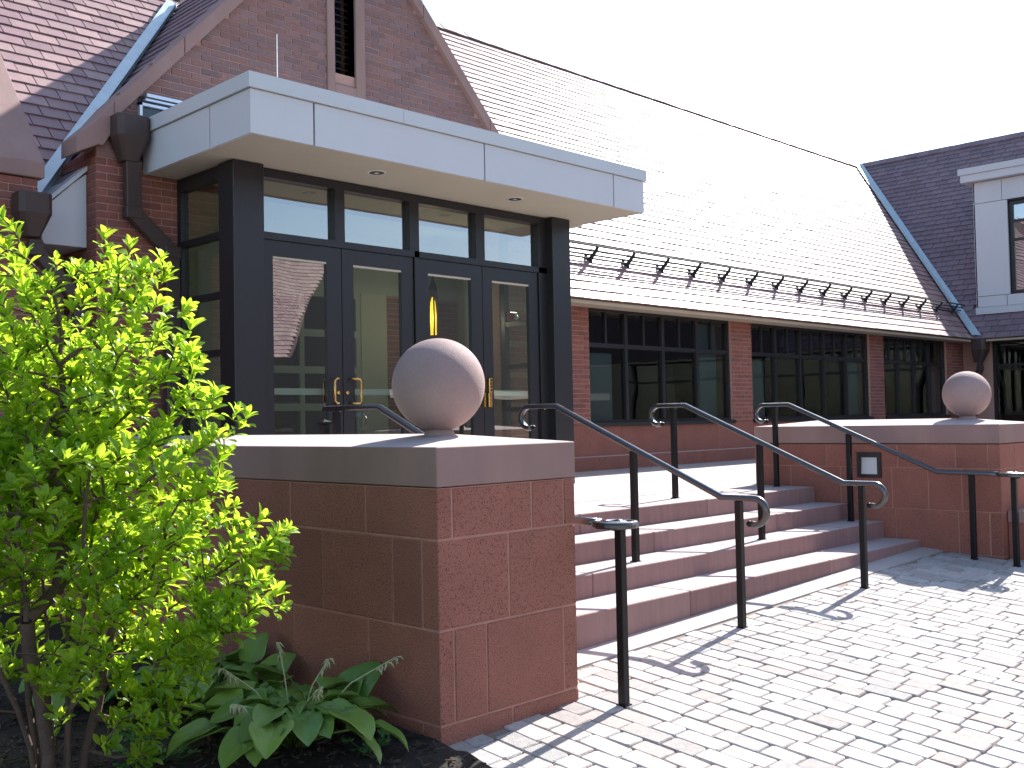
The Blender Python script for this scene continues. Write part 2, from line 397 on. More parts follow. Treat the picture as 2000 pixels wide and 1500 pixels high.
cp=MB(); hip_cap(cp,QX0-.004,QX1,QY0-.004,QY1,1.21,1.382,1.437); paint_sunlit_top(cp.obj('capstone','capstone',rw,bevel=.004))
lo=thing('low_wall',(11.6,3.2,.1),'low stone ledge butting against the far stair wall at the right edge','wall')
B('ledge_block','block',lo,QX0+.12,13.5,3.12,3.505,-.1,.50); B('ledge_cap','capstone',lo,QX0+.11,13.5,3.10,3.506,.503,.605,bevel=.004)
def sphere(cx,cy,label,r_=.246):
    zc=1.437+.013+r_
    t=thing('stone_sphere',(cx,cy,1.437),label,'sphere','stone spheres on the walls')
    prof=[(max(1e-7,r_*math.sin(math.pi*i/48)),-r_*math.cos(math.pi*i/48)) for i in range(1,48)]
    prof=[(1e-7,-r_)]+prof+[(1e-7,r_)]
    MB().lathe((cx,cy,zc),prof,72).obj('ball','sphere_stone',t,smooth=True)
    MB().lathe((cx,cy,1.437),[(.082,-.02),(.08,.004),(.075,.012),(.06,.03)],40).obj('neck','sphere_stone',t,smooth=True)
sphere(3.63,4.175,'large rough stone ball on the near end of the planter wall')
sphere(10.16,3.99,'stone ball on the far stair wall, smaller in view',.218)
# step light set in the far wall
t=thing('wall_light',(9.64,4.74,.88),'small square step light with dark frame set in the far stair wall','light')
mb=MB(); X0=QX0-.022
for a in ((4.618,4.862,1.075,1.123),(4.618,4.862,.878,.912),(4.618,4.655,.912,1.075),(4.818,4.862,.912,1.075)): mb.box(X0,QX0+.02,*a)
mb.obj('frame','bronze',t); mb=MB(); mb.add([(QX0-.003,4.655,1.075),(QX0-.003,4.818,1.075),(X0+.004,4.818,.912),(X0+.004,4.655,.912)],[(0,1,2,3)]); mb.obj('lens','steel',t,fix=False)

# ------------------------------------------------------------------ handrails
SEC=[(-.9,-.75),(.9,-.75),(1,-.45),(1,.2),(.7,.75),(0,.95),(-.7,.75),(-1,.2),(-1,-.45)]
def arc(cy,cz,r_,a0,a1,n,X): return [(X,cy+r_*math.cos(a0+(a1-a0)*i/n),cz+r_*math.sin(a0+(a1-a0)*i/n)) for i in range(n+1)]
def handrail(X,label,bottom,posts,topend='loop',ztop=1.605,zbot=.955,vy=3.475):
    t=thing('handrail',(X,4.9,.3),label,'handrail','black handrails on the steps')
    rr=.023; ya,yb=5.50,4.0
    path=[]
    if topend=='loop':
        lp=arc(5.80,ztop-.085,.085,-math.pi*.62,math.pi/2,12,X)      # curls back under the top
        path+=lp
    else: path+=[(X,6.12,ztop)]
    path+=[(X,5.7,ztop),(X,ya,ztop),(X,yb,zbot)]
    if bottom=='loop':
        path+=[(X,3.80,zbot)]+arc(3.745,zbot-.085,.085,math.pi/2,math.pi*1.62,12,X)
    else:
        path+=[(X,vy+.245,zbot-.004),(X,vy+.145,zbot-.008)]
    # densify the straight pieces around the two kinks is not needed: mitred sections
    MB().tube(path,rr,sec=SEC,up0=(0,0,1) if topend!='loop' else (0,.3,-1)).obj('rail','iron_rail',t,smooth=True)
    if bottom!='loop':                                               # flat volute lying on the newel post
        sp=[]; cy=vy
        for i in range(46):
            a=math.pi*.5-.0+ (2*math.pi*1.75)*i/45; r_=.125*(1-i/45*.78); sp.append((X+.0+r_*math.cos(a),cy+r_*math.sin(a)+.02,zbot-.008))
        sp=[(X,vy+.165,zbot-.008)]+sp
        MB().tube(sp,.021,sec=SEC).obj('volute','iron_rail',t)
        MB().lathe((X,cy+.015,zbot-.04),[(.04,0),(.04,.035),(.02,.055),(1e-6,.06)],20).obj('volute_cap','iron',t,smooth=True)
    else:
        for yy,zz in ((3.745-.075*math.cos(math.pi*.38)+.03,zbot-.17),):
            MB().lathe((X,3.79,zbot-.168),[(1e-6,-.022),(.016,-.016),(.023,0),(.016,.016),(1e-6,.022)],14).obj('end_knob','iron',t,smooth=True)
    if topend=='loop': MB().lathe((X,5.755,ztop-.166),[(1e-6,-.022),(.016,-.016),(.023,0),(.016,.016),(1e-6,.022)],14).obj('end_knob','iron',t,smooth=True)
    for (py,z0) in posts:
        zt=ztop if py>=ya else (zbot if py<=yb else zbot+(ztop-zbot)*(py-yb)/(ya-yb))
        w_=.0225
        p=MB().box(X-w_,X+w_,py-w_,py+w_,z0-.01,zt-.02).obj('post','iron',t,bevel=.003)
        MB().box(X-.03,X+.03,py-.03,py+.03,z0,z0+.006).obj('base_plate','iron',p)
    return t
gz=lambda x,y:g(x,y)
handrail(4.262,'black handrail nearest the camera, beside the planter wall, ending in a flat spiral','volute',[(3.48,gz(4.26,3.48)),(4.75,NZ[1]),(5.98,ZL)],topend='post')
handrail(5.99,'black handrail left of the two in the middle of the steps, curled ends','loop',[(3.87,gz(6,3.87)),(4.75,NZ[1]),(5.66,ZL)])
handrail(7.69,'black handrail right of the two in the middle of the steps, curled ends','loop',[(3.85,gz(7.7,3.85)),(4.75,NZ[1]),(5.63,ZL)])
handrail(9.47,'black handrail against the far stair wall, above the square step light','volute',[(3.34,gz(9.5,3.34)),(3.70,gz(9.5,3.7)),(4.86,NZ[1]),(5.66,ZL)],vy=3.31)
t=bpy.data.objects['handrail']
p=MB().box(4.235,4.29,6.1,6.155,ZL,1.50).obj('newel_post','iron',t,bevel=.003)
MB().box(4.225,4.30,6.09,6.165,1.50,1.515).add([(4.225,6.09,1.515),(4.30,6.09,1.515),(4.30,6.165,1.515),(4.225,6.165,1.515),(4.262,6.127,1.535)],[(0,1,4),(1,2,4),(2,3,4),(3,0,4)]).obj('post_cap','iron',p,fix=False)
MB().lathe((4.31,6.05,1.41),[(1e-6,-.03),(.02,-.022),(.03,0),(.02,.022),(1e-6,.03)],16).obj('latch_knob','iron',p,smooth=True)
MB().bar((4.27,6.12,1.41),(4.31,6.05,1.41),.025,.025).obj('latch_arm','iron',p)

# ------------------------------------------------------------------ brick laying
BR={}
def brick_mesh(key,m,L=.194,h=.057,d=.05):
    k=(key,m)
    if k not in BR: 
        BR[k]=MB().box(-L/2,L/2,0,d,-h/2,h/2).mesh('brick',m,bevel=.003)
    return BR[k]
CO=.0677
def lay(par,m,o,u,n,u0,u1,z0,z1,inside=None,zbase=ZL,limit=300,hide=None,proud=0):
    """running bond on a vertical face: o + u*s, n is the outward normal"""
    o=Vector(o); u=Vector(u); n=Vector(n); items=[]
    nz=int(math.floor((z0-zbase)/CO)); z=zbase+nz*CO
    row=nz
    while z<z1-.03:
        s=u0-(.1016 if row%2 else 0)
        while s<u1-.02:
            a=max(s,u0); b_=min(s+.2032,u1); L=b_-a
            if L>.03 and z+CO>z0+.02:
                c=o+u*((a+b_)/2)+Vector((0,0,z+CO/2))
                if inside is None or inside((a+b_)/2,z+CO/2):
                    L=round(L-.010,3); me=brick_mesh(L,m,L)
                    M=Matrix(((u.x,-n.x,0,c.x),(u.y,-n.y,0,c.y),(u.z,-n.z,1,c.z),(0,0,0,1)))
                    jj=random.gauss(0,.0012); M.translation=c+n*(proud+jj)
                    items.append((me,M))
            s+=.2032
        z+=CO; row+=1
    return scatter(items,'brick',par,limit,hide=hide)

# ------------------------------------------------------------------ slates
SL={}
def slate_mesh(wd,m,k):
    key=(wd,m,k)
    if key not in SL:
        rg=random.Random(k*7+int(wd*100)); L=.27; n=5; t=.016
        top=[];bot=[]
        xs_=[-wd/2+wd*i/(n-1) for i in range(n)]
        lo=[(x,rg.uniform(0,.007)) for x in xs_]
        vs=[(x,y,.013+t) for x,y in lo]+[(wd/2,L,t*.4),(-wd/2,L,t*.4)]
        nn=len(vs); vs+=[(x,y,.013) for x,y in lo]+[(wd/2,L,-.004),(-wd/2,L,-.004)]
        fs=[tuple(range(nn))]+[(i,nn+i,nn+(i+1)%nn,(i+1)%nn) for i in range(nn)]
        SL[key]=MB().add(vs,fs).mesh('slate',m,fix=False)
    return SL[key]
def slates(par,m,o,u,v,u0,u1,v0,v1,inside=None,exp_=.19,limit=300,hide=None,lift=.004,maxw=None):
    o=Vector(o); u=Vector(u).normalized(); v=Vector(v).normalized(); n=u.cross(v).normalized(); items=[]
    vv=v0; row=0
    while vv<v1-.02:
        s=u0-(.1475 if row%2 else 0)+random.uniform(-.02,.02)
        while s<u1:
            wd=random.choice((.285,.29,.295,.295,.30,.305))
            c=o+u*(s+wd/2)+v*vv+n*(lift+random.gauss(0,.0012))
            if inside is None or inside(c):
                ang=random.gauss(0,.004)
                x=u*math.cos(ang)+v*math.sin(ang); y=n.cross(x)
                M=Matrix(((x.x,y.x,n.x,c.x),(x.y,y.y,n.y,c.y),(x.z,y.z,n.z,c.z),(0,0,0,1)))
                items.append((slate_mesh(round(wd-.011,3),m,random.randrange(4)),M))
            s+=wd
        vv+=exp_; row+=1
    return scatter(items,'slate',par,limit,hide=hide)

# ------------------------------------------------------------------ long hall (right)
EY,EZ,PT=9.15,3.13,R(47.5); TM=math.tan(PT)
RY_,RZ_=14.35,EZ+TM*(14.35-EY)             # ridge
VXc=23.85                                   # eave corner with the cross wing
XR=VXc+(RY_-EY)                             # ridge of the cross wing (same pitch and height)
GX=6.65                                     # centre line of the gable
hall=thing('long_hall',(15,9.6,ZL),'long low brick hall with steep sunlit slate roof and dark window bands','building')
base=B('stone_base','block_mortar',hall,9.3,24.4,9.606,9.95,.3,1.40)
xx=9.4
while xx<24.2:
    x2=min(xx+1.22,24.3)
    B('base_block','block',base,xx+.003,x2-.003,9.595,9.7,.975,1.395); B('plinth_block','block',base,xx+.003-.4,x2-.003-.4,9.57,9.69,.5,.962); xx=x2
B('ledge_line','landing_stone',base,9.3,24.3,9.575,9.7,.9615,.974)
PIERS=[(10.55,11.17),(14.77,15.38),(19.69,20.31),(23.40,24.3)]
for a,b_ in PIERS:
    p=B('brick_pier','brick_mortar',hall,a,b_,9.606,9.95,1.40,3.10)
    lay(p,'brick',(a,9.598,0),(1,0,0),(0,-1,0),0,b_-a,1.40,3.09,limit=90)
    lay(p,'brick',(a+.002,9.64,0),(0,1,0),(-1,0,0),0,.25,1.40,3.09,limit=0) if False else None
def window(a,b_,n,blinds):
    z0,z1,zt=1.43,3.09,2.555; y=9.70
    mb=MB(); e=.05
    mb.box(a,b_,y-.05,y+.06,z0,z0+e).box(a,b_,y-.05,y+.06,z1-e,z1).box(a,a+e,y-.05,y+.06,z0+e,z1-e).box(b_-e,b_,y-.05,y+.06,z0+e,z1-e)
    st_=(b_-a)/n
    for i in range(1,n): mb.box(a+i*st_-.035,a+i*st_+.035,y-.045,y+.055,z0+e,z1-e)
    for i in range(n): 
        xa=a+i*st_+(.035 if i else e); xb=a+(i+1)*st_-(.035 if i<n-1 else e)
        mb.box(xa,xb,y-.04,y+.05,zt-.03,zt+.03)
        mb.box((xa+xb)/2-.018,(xa+xb)/2+.018,y-.03,y+.04,zt+.03,z1-e)
    f=mb.obj('window','bronze',hall)
    MB().box(a-.02,b_+.02,y-.14,y-.045,z0-.045,z0+.012).obj('sill','bronze',f)
    for i in range(n):
        xa=a+i*st_+.03; xb=a+(i+1)*st_-.03; xm=(xa+xb)/2
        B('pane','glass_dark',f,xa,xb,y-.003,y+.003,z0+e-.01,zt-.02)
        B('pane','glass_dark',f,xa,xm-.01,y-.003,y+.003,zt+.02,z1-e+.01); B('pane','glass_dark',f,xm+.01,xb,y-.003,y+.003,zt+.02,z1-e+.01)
        if i in blinds: B('roller_blind','blind',f,xa+.03,xb-.16,y+.09,y+.095,z0+.03,blinds[i])
window(11.17,14.77,4,{0:2.45,3:3.0}); window(15.38,19.69,5,{0:2.45,4:2.5}); window(20.31,23.40,4,{3:2.4})
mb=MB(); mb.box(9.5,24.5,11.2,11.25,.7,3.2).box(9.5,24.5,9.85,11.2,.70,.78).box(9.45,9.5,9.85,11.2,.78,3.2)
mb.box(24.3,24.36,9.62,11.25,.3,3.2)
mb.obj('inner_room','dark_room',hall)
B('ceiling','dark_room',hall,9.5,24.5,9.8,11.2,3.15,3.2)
B('eave_board','fascia_beige',hall,9.45,23.86,9.185,9.225,3.055,3.122); B('eave_soffit','fascia_beige',hall,9.45,23.9,9.225,9.62,3.075,3.10)
# roof decks
def roofz(y): return EZ+TM*(y-EY)
# gable wing roof plane
GS=1.183
def grz(x): return 7.11-GS*abs(x-GX)
def vly(x): return EY+(grz(x)-EZ)/TM           # y of the valley between main roof and gable roof
mb=MB(); mb.add([(9.36,EY,EZ-.01),(VXc,EY,EZ-.01),(XR,RY_,RZ_-.01),(9.36,RY_,RZ_-.01),(9.36,EY+.02,EZ-.03),(VXc,EY+.02,EZ-.03),(XR,RY_,RZ_-.13),(9.36,RY_,RZ_-.13)],[(0,1,2,3),(7,6,5,4),(0,4,5,1),(1,5,6,2),(2,6,7,3),(3,7,4,0)])
roof=mb.obj('roof','slate_deck',hall)
UV=(0,math.cos(PT),math.sin(PT))
def ins(c): return c.x<VXc+(c.y-EY)+.10 and c.x>9.3 and c.y<RY_-.03
def hid(p,c):
    if p[0]<1262 and p[1]>141+(p[0]-488)*.25 and p[1]<414: return True
    if p[0]<1120 and p[1]>300: return True
    return p[0]<815+p[1]*.6
slates(roof,'slate',(0,EY-.03,EZ-.03),(1,0,0),UV,9.3,XR+.2,0,(RY_-EY)/math.cos(PT)+.05,ins,hide=hid)
x=9.36
rt=MB()
for s in (-1,1):
    rt.add([(0,0,.035),(.31,0,.03),(.31,s*.13,-.115),(0,s*.13,-.11),(0,0,.06),(.31,0,.055),(.31,s*.145,-.09),(0,s*.145,-.085)],[(0,1,2,3),(4,5,6,7),(0,1,5,4),(1,2,6,5),(2,3,7,6),(3,0,4,7)])
rtm=rt.mesh('ridge_tile','slate_violet',fix=True)
items=[]
while x<XR: items.append((rtm,Matrix.Translation((x,RY_,RZ_+.02+random.gauss(0,.004)))@Matrix.Rotation(random.gauss(0,.01),4,'Y'))); x+=.30
scatter(items,'ridge_tile',roof)
# snow guard fence
sg=thing('snow_guard',(16,9.52,3.5),'dark snow guard rails on brackets along the sunlit roof above the windows','snow guard')
nrm=Vector((0,-math.sin(PT),math.cos(PT))); upv=Vector(UV)
def RP(x,s,h): return Vector((x,EY,EZ))+upv*s+nrm*h
bk=MB(); foot=[(-.02,.012),(.16,.012),(.16,.024),(.07,.035),(.055,.10),(.06,.20),(.075,.265),(.045,.27),(.02,.19),(.015,.06),(-.02,.028)]
bkp=[(upv*s+nrm*h) for s,h in foot]; n=len(bkp)
vs=[p+Vector((-.018,0,0)) for p in bkp]+[p+Vector((.018,0,0)) for p in bkp]
bk.add(vs,[tuple(range(n)),tuple(range(2*n-1,n-1,-1))]+[(i,n+i,n+(i+1)%n,(i+1)%n) for i in range(n)])
b1=upv*.17+nrm*.03; 
bk.bar(upv*.15+nrm*.02,upv*.05+nrm*.12,.03,.02); bk.bar(upv*.10+nrm*.15+Vector((-.05,0,0)),upv*.10+nrm*.15+Vector((.02,0,0)),.04,.035)
bme=bk.mesh('bracket','gap_dark')
x=10.48
while x<24.4:
    link('bracket',bme,sg,Matrix.Translation(Vector((x,EY,EZ))+upv*.80+nrm*.012)); x+=.842
for s,h in ((.865,.27),(.85,.195),(.84,.125)):
    MB().tube([RP(10.2,s,h),RP(24.1+s*.3,s,h)],.015,6).obj('guard_rail','gap_dark',sg)
MB().tube([RP(10.2,.835,.07),RP(24.5,.835,.07)],.015,6).obj('guard_rail','gap_dark',sg)

# ------------------------------------------------------------------ cross wing (far right)
cw=thing('cross_wing',(25,6,ZL),'far cross wing with shaded violet slate roof and pale panelled dormer','building')
mb=MB(); y0=-6
mb.add([(VXc,y0,EZ-.01),(VXc,EY,EZ-.01),(XR,RY_,RZ_-.01),(XR,RY_+6,RZ_-.01),(XR,y0,RZ_-.01),(VXc+.02,y0,EZ-.03),(VXc+.02,EY,EZ-.03),(XR,RY_,RZ_-.13),(XR,RY_+6,RZ_-.13),(XR,y0,RZ_-.13)],[(0,1,2,3,4),(9,8,7,6,5),(0,5,6,1),(1,6,7,2),(2,7,8,3),(3,8,9,4),(4,9,5,0)])
mb.add([(XR,y0,RZ_-.01),(XR,RY_+6,RZ_-.01),(XR+5.2,RY_+6,EZ),(XR+5.2,y0,EZ)],[(0,1,2,3)])
roof=mb.obj('roof','slate_deck',cw)
DX=24.35; DY1=9.26                            # dormer face plane and its left jamb
def insc(c):
    if c.y>EY+(c.x-VXc)+.08: return False
    if c.x>XR-.03: return False
    if c.y<DY1+.1 and c.z>3.58 and c.z<6.98: return False
    return True
U2=Vector((0,-1,0)); V2=Vector((math.cos(PT),0,math.sin(PT)))
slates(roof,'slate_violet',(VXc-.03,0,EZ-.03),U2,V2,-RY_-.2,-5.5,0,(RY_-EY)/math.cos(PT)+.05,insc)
items=[]; y=5.6
while y<RY_+5: items.append((rtm,Matrix.Translation((XR,y,RZ_+.02+random.gauss(0,.004)))@Matrix.Rotation(math.pi/2,4,'Z'))); y+=.30
scatter(items,'ridge_tile',roof)
B('eave_board','fascia_beige',cw,VXc+.035,VXc+.075,y0,EY+.05,3.055,3.122); B('eave_soffit','fascia_beige',cw,VXc+.075,VXc+.5,y0,EY+.4,3.075,3.10)
# ground floor of the wing, dark glazing in bronze frames
WXW=24.35
B('brick_wall','brick_mortar',cw,WXW+.012,WXW+.3,8.95,9.62,.3,3.08); B('end_wall','dark_room',cw,24.37,26.6,9.63,9.7,.3,3.2)
f=MB()
for k in range(9):
    ya=8.95-k*1.1; f.box(WXW,WXW+.12,ya-.06,ya+.0,.4,3.08)
for z in (.4,2.5,3.02): f.box(WXW+.01,WXW+.11,0,8.89,z,z+.055)
f=f.obj('window','bronze',cw)
for k in range(8):
    ya=8.95-k*1.1-.06; B('pane','glass_dark',f,WXW+.05,WXW+.056,ya-1.03,ya-.01,.46,2.5); B('pane','glass_dark',f,WXW+.05,WXW+.056,ya-1.03,ya-.01,2.56,3.02)
B('inner_room','dark_room',cw,26.5,26.55,0,9.6,.3,3.1); B('room_floor','dark_room',cw,24.5,26.5,0,9.6,.25,.31); B('room_ceiling','dark_room',cw,24.5,26.5,0,9.6,3.11,3.14)
# dormer
dm=MB().box(DX+.32,27.4,5.5,DY1-.02,3.5,6.9).box(DX+.03,DX+.31,8.53,DY1-.02,3.7,6.72).box(DX+.03,DX+.31,5.5,8.525,6.21,6.72).box(DX+.03,DX+.31,5.5,8.525,3.7,4.11).obj('dormer','gap_dark',cw)
def pnl(y1,y0_,z0,z1,x=DX): B('panel','panel',dm,x,x+.05,y0_+.006,y1-.006,z0+.006,z1-.006)
pnl(DY1,8.59,3.86,4.11); pnl(8.59,7.2,3.86,4.11); pnl(7.2,5.6,3.86,4.11)
pnl(DY1,8.52,4.11,6.24); pnl(DY1,8.63,6.24,6.73); pnl(8.63,7.0,6.24,6.73); pnl(7.0,5.6,6.24,6.73)
B('dormer_cheek','panel',dm,DX,DX+3.0,DY1-.03,DY1+.002,3.86,6.73)
B('cornice','panel',dm,DX-.2,DX+.5,5.5,DY1+.2,6.735,6.90); B('cornice_edge','panel_trim',dm,DX-.24,DX+3.1,5.5,DY1+.24,6.903,7.05)
B('base_trim','panel_trim',dm,DX-.05,DX+.05,5.5,DY1+.01,3.70,3.855)
mb=MB(); mb.box(DX+.10,DX+.2,8.43,8.52,4.12,6.2).box(DX+.10,DX+.2,5.6,8.43,6.12,6.2).box(DX+.10,DX+.2,5.6,8.43,4.12,4.2).box(DX+.1,DX+.2,5.6,8.43,5.72,5.78).box(DX+.1,DX+.2,5.6,8.43,5.30,5.36)
mb.obj('window_frame','bronze',dm)
for z0,z1 in ((5.78,6.12),(5.36,5.72),(4.2,5.30)): B('pane','glass_mirror',dm,DX+.13,DX+.137,5.6,8.43,z0,z1)
B('roller_blind','blind',dm,DX+.2,DX+.21,5.7,8.4,4.2,5.3)

# copper valley between hall and cross wing
def valley(parent,a,b_,wd,name='valley_flashing'):
    a=Vector(a); b_=Vector(b_); d=(b_-a).normalized(); pts=[]
    return a,b_,d
t=thing('valley_flashing',(VXc,EY,EZ),'pale metal valley flashing down the far roof corner','flashing')
a=Vector((VXc,EY,EZ+.03)); b_=Vector((XR,RY_,RZ_+.03)); wv=.16
mb=MB()
na=Vector((0,-math.sin(PT),math.cos(PT)))*.05; nb=Vector((-math.sin(PT),0,math.cos(PT)))*.05
mb.add([a+Vector((-wv*1.4,0,0))+na,a+Vector((0,0,.02))+na,a+Vector((0,-wv,0))+nb,b_+Vector((-wv*1.6,0,0))+na,b_+Vector((0,0,.02))+na,b_+Vector((0,-wv,0))+nb],[(0,1,4,3),(1,2,5,4)])
mb.obj('flashing_sheet','flashing',t,fix=False)

# ------------------------------------------------------------------ downpipes
def downpipe(X,Y,zt,pts,label,sc=1.0,pw=.135):
    t=thing('downpipe',(X,Y,zt-.6),label,'downpipe')
    hw,hd=.15*sc,.11*sc
    mb=MB()
    prof=[(0,1.0,1.0),(-.19,1.0,1.0),(-.40,.46,.6)]
    vs=[]
    for dz,fx,fd in prof:
        for sx,sy in ((-1,-.62),(-.72,-1),(.72,-1),(1,-.62),(1,1),(-1,1)):
            vs.append((X+sx*hw*fx,Y+(sy*hd*fd)+(1-fd)*hd,zt+dz*sc))
    fs=[]
    for i in range(2): fs+=[(i*6+j,i*6+(j+1)%6,(i+1)*6+(j+1)%6,(i+1)*6+j) for j in range(6)]
    fs+=[tuple(range(6)),tuple(range(17,11,-1))]
    mb.add(vs,fs).obj('rain_head','downpipe',t,bevel=.006)
    yb=Y+.035
    for i,(p,q) in enumerate(zip(pts,pts[1:])):
        MB().bar((p[0],yb,p[1]),(q[0],yb,q[1]),pw,.09,up=Vector((0,1,0))).obj('pipe','downpipe',t,bevel=.008)
        if i: MB().bar((p[0],yb,p[1]-.055),(p[0],yb,p[1]+.055),pw+.014,.104,up=Vector((0,1,0))).obj('elbow','downpipe',t,bevel=.008)
    return t
downpipe(4.11,8.80,4.245,[(4.135,3.87),(4.14,3.40),(4.50,3.08),(4.505,ZL)],'brown rainwater hopper and cranked downpipe at the canopy corner')
downpipe(3.27,8.80,3.445,[(3.30,3.07),(3.30,2.99),(3.66,2.58),(3.66,ZL)],'brown rainwater hopper and cranked downpipe left of the gable, behind the shrub',sc=.9,pw=.11)
downpipe(23.95,9.05,3.12,[(23.98,2.75),(23.95,2.45),(23.55,2.05),(23.55,1.4)],'small far downpipe in the roof corner behind the far sphere',sc=1.3,pw=.16)

# ------------------------------------------------------------------ gable wing
gw=thing('gable_wing',(GX,9,ZL),'brick gable with stone coping and louvred slit above the entrance canopy','building')
FYG=8.958
def oz(x): return 7.28-1.091*abs(x-GX)
LX0,LX1,LZ0,LZ1=6.405,6.677,5.20,6.55
mb=MB()
mb.prism([(3.87,.2),(4.70,.2),(4.70,3.80),(3.87,3.80)],'y',FYG,9.3)
mb.prism([(8.78,.2),(9.42,.2),(9.42,3.80),(8.78,3.80)],'y',FYG,9.3)
mb.prism([(3.87,3.8),(LX0,3.8),(LX0,oz(LX0)-.1),(3.87,oz(3.87)-.2)],'y',FYG,9.3)
mb.prism([(LX1,3.8),(9.42,3.8),(9.42,oz(9.42)-.2),(LX1,oz(LX1)-.1)],'y',FYG,9.3)
mb.prism([(LX0,3.8),(LX1,3.8),(LX1,LZ0),(LX0,LZ0)],'y',FYG,9.3); mb.prism([(LX0,LZ1),(LX1,LZ1),(LX1,oz(LX1)-.1),(GX,oz(GX)-.1),(LX0,oz(LX0)-.1)],'y',FYG,9.3)
gwall=mb.obj('gable_wall','brick_mortar',gw)
B('side_wall','brick_mortar',gw,3.87,4.0,9.3,9.7,.2,3.9)
def insg(s,z):
    if z<3.79 and 4.70<s<8.78: return False
    return z<oz(s)-.10
def hidg(p,c): return (p[0]>283 and p[1]>141+abs(p[0]-488)*(.25 if p[0]>488 else .47) and c.z>3.7) or (c.z<3.7 and c.x>4.8)
for a_,b_,z_ in ((3.862,6.311,6.9),(6.80,9.42,6.9),(6.311,6.80,4.97)): lay(gwall,'brick_gable',(0,8.95,0),(1,0,0),(0,-1,0),a_,b_,3.93,z_,insg,hide=hidg,limit=150 if z_>5 else 40)
bw=B('lower_wall','brick_mortar',gw,3.88,4.0,8.97,9.0,ZL,1.0)
lay(bw,'brick',(0,8.95,0),(1,0,0),(0,-1,0),3.862,4.70,ZL,3.93,hide=hidg,limit=200)
lay(bw,'brick',(0,8.95,0),(1,0,0),(0,-1,0),8.78,9.42,ZL,3.80,limit=0)
lay(bw,'brick',(3.862,0,0),(0,1,0),(-1,0,0),8.95,9.70,ZL,3.93,limit=120)
# coping: two raking runs of stone and kneelers
cpg=MB(); YC0,YC1=8.885,9.22
def rake(x0,x1,th=.17): return [(x0,oz(x0)),(x1,oz(x1)),(x1,oz(x1)-th),(x0,oz(x0)-th)]
xs_=[4.0,4.68,5.7,GX]
for a,b_ in zip(xs_,xs_[1:]):
    pl=rake(a+.003,b_-.003); MB().prism(pl,'y',YC0,YC1).obj('coping_stone','capstone',gw,bevel=.006)
    pl=[(2*GX-x,z) for x,z in pl]; MB().prism(pl,'y',YC0,YC1).obj('coping_stone','capstone',gw,bevel=.006)
kn=[(3.668,3.873),(3.855,3.972),(3.90,3.972),(3.997,4.13),(3.997,oz(4.0)),(3.842,4.19),(3.67,4.02)]
MB().prism(kn,'y',YC0-.01,YC1).obj('kneeler_stone','capstone',gw,bevel=.006); MB().prism([(2*GX-x,z) for x,z in kn],'y',YC0-.01,YC1).obj('kneeler_stone','capstone',gw,bevel=.006)
# louvre
sr=MB(); sr.box(6.311,LX0,8.925,9.14,4.97,7.0).box(LX1,6.80,8.925,9.14,4.97,7.0)
sr.prism([(8.925,4.97),(9.14,4.97),(9.14,LZ0+.03),(8.925,LZ0-.13)],'x',LX0,LX1)
sr.obj('louvre_surround','capstone',gw,bevel=.004)
lv=B('louvre','gap_dark',gw,LX0,LX1,9.2,9.25,LZ0,LZ1+.4)
z=LZ0+.05
slm=MB().add([(-.136,-.05,-.03),(.136,-.05,-.03),(.136,.05,.03),(-.136,.05,.03),(-.136,-.05,-.022),(.136,-.05,-.022),(.136,.05,.038),(-.136,.05,.038)],[(0,1,2,3),(4,5,6,7),(0,1,5,4),(1,2,6,5),(2,3,7,6),(3,0,4,7)]).mesh('slat','bronze')
while z<LZ1+.3: link('slat',slm,lv,Matrix.Translation(((LX0+LX1)/2,9.11,z))); z+=.072
# roof of the gable wing and the stretch of main roof left of it
mb=MB()
xl=3.50
mb.add([(GX,9.2,grz(GX)),(GX,vly(GX)+.1,grz(GX)),(xl,vly(xl),grz(xl)),(xl,9.2,grz(xl))],[(0,1,2,3)])
xr=2*GX-3.5
mb.add([(GX,9.2,grz(GX)),(GX,vly(GX)+.1,grz(GX)),(xr,vly(xr),grz(xr)),(xr,9.2,grz(xr))],[(3,2,1,0)])
mb.add([(-6,EY+.42,roofz(EY+.42)),(xl,EY+.42,roofz(EY+.42)),(xl,vly(xl),grz(xl)),(GX,vly(GX),grz(GX)),(9.4,vly(9.4),roofz(vly(9.4))),(9.4,RY_,RZ_),(-6,RY_,RZ_)],[(0,1,2,3,4,5,6)])
groof=mb.obj('roof','slate_deck',gw,fix=False)
def ins1(c): return c.y>vly(c.x)-.03 if c.x<GX and c.x>3.4 else c.x<=3.4
slates(groof,'slate',(0,0,roofz(0)),(1,0,0),UV,2.2,7.0,(EY+.30)/math.cos(PT),(RY_)/math.cos(PT),lambda c: c.x<GX and c.y>vly(max(c.x,3.4))-.10 and c.y>EY+.3,limit=300,hide=lambda p,c:p[0]>360)
ang=math.atan(GS); ug=Vector((0,-1,0)); vg=Vector((math.cos(ang),0,math.sin(ang)))
slates(groof,'slate_violet',(xl,0,grz(xl)),ug,vg,-14,-9.2,0,(GX-xl)/math.cos(ang),lambda c: 9.25<c.y<vly(c.x)+.05,limit=200)
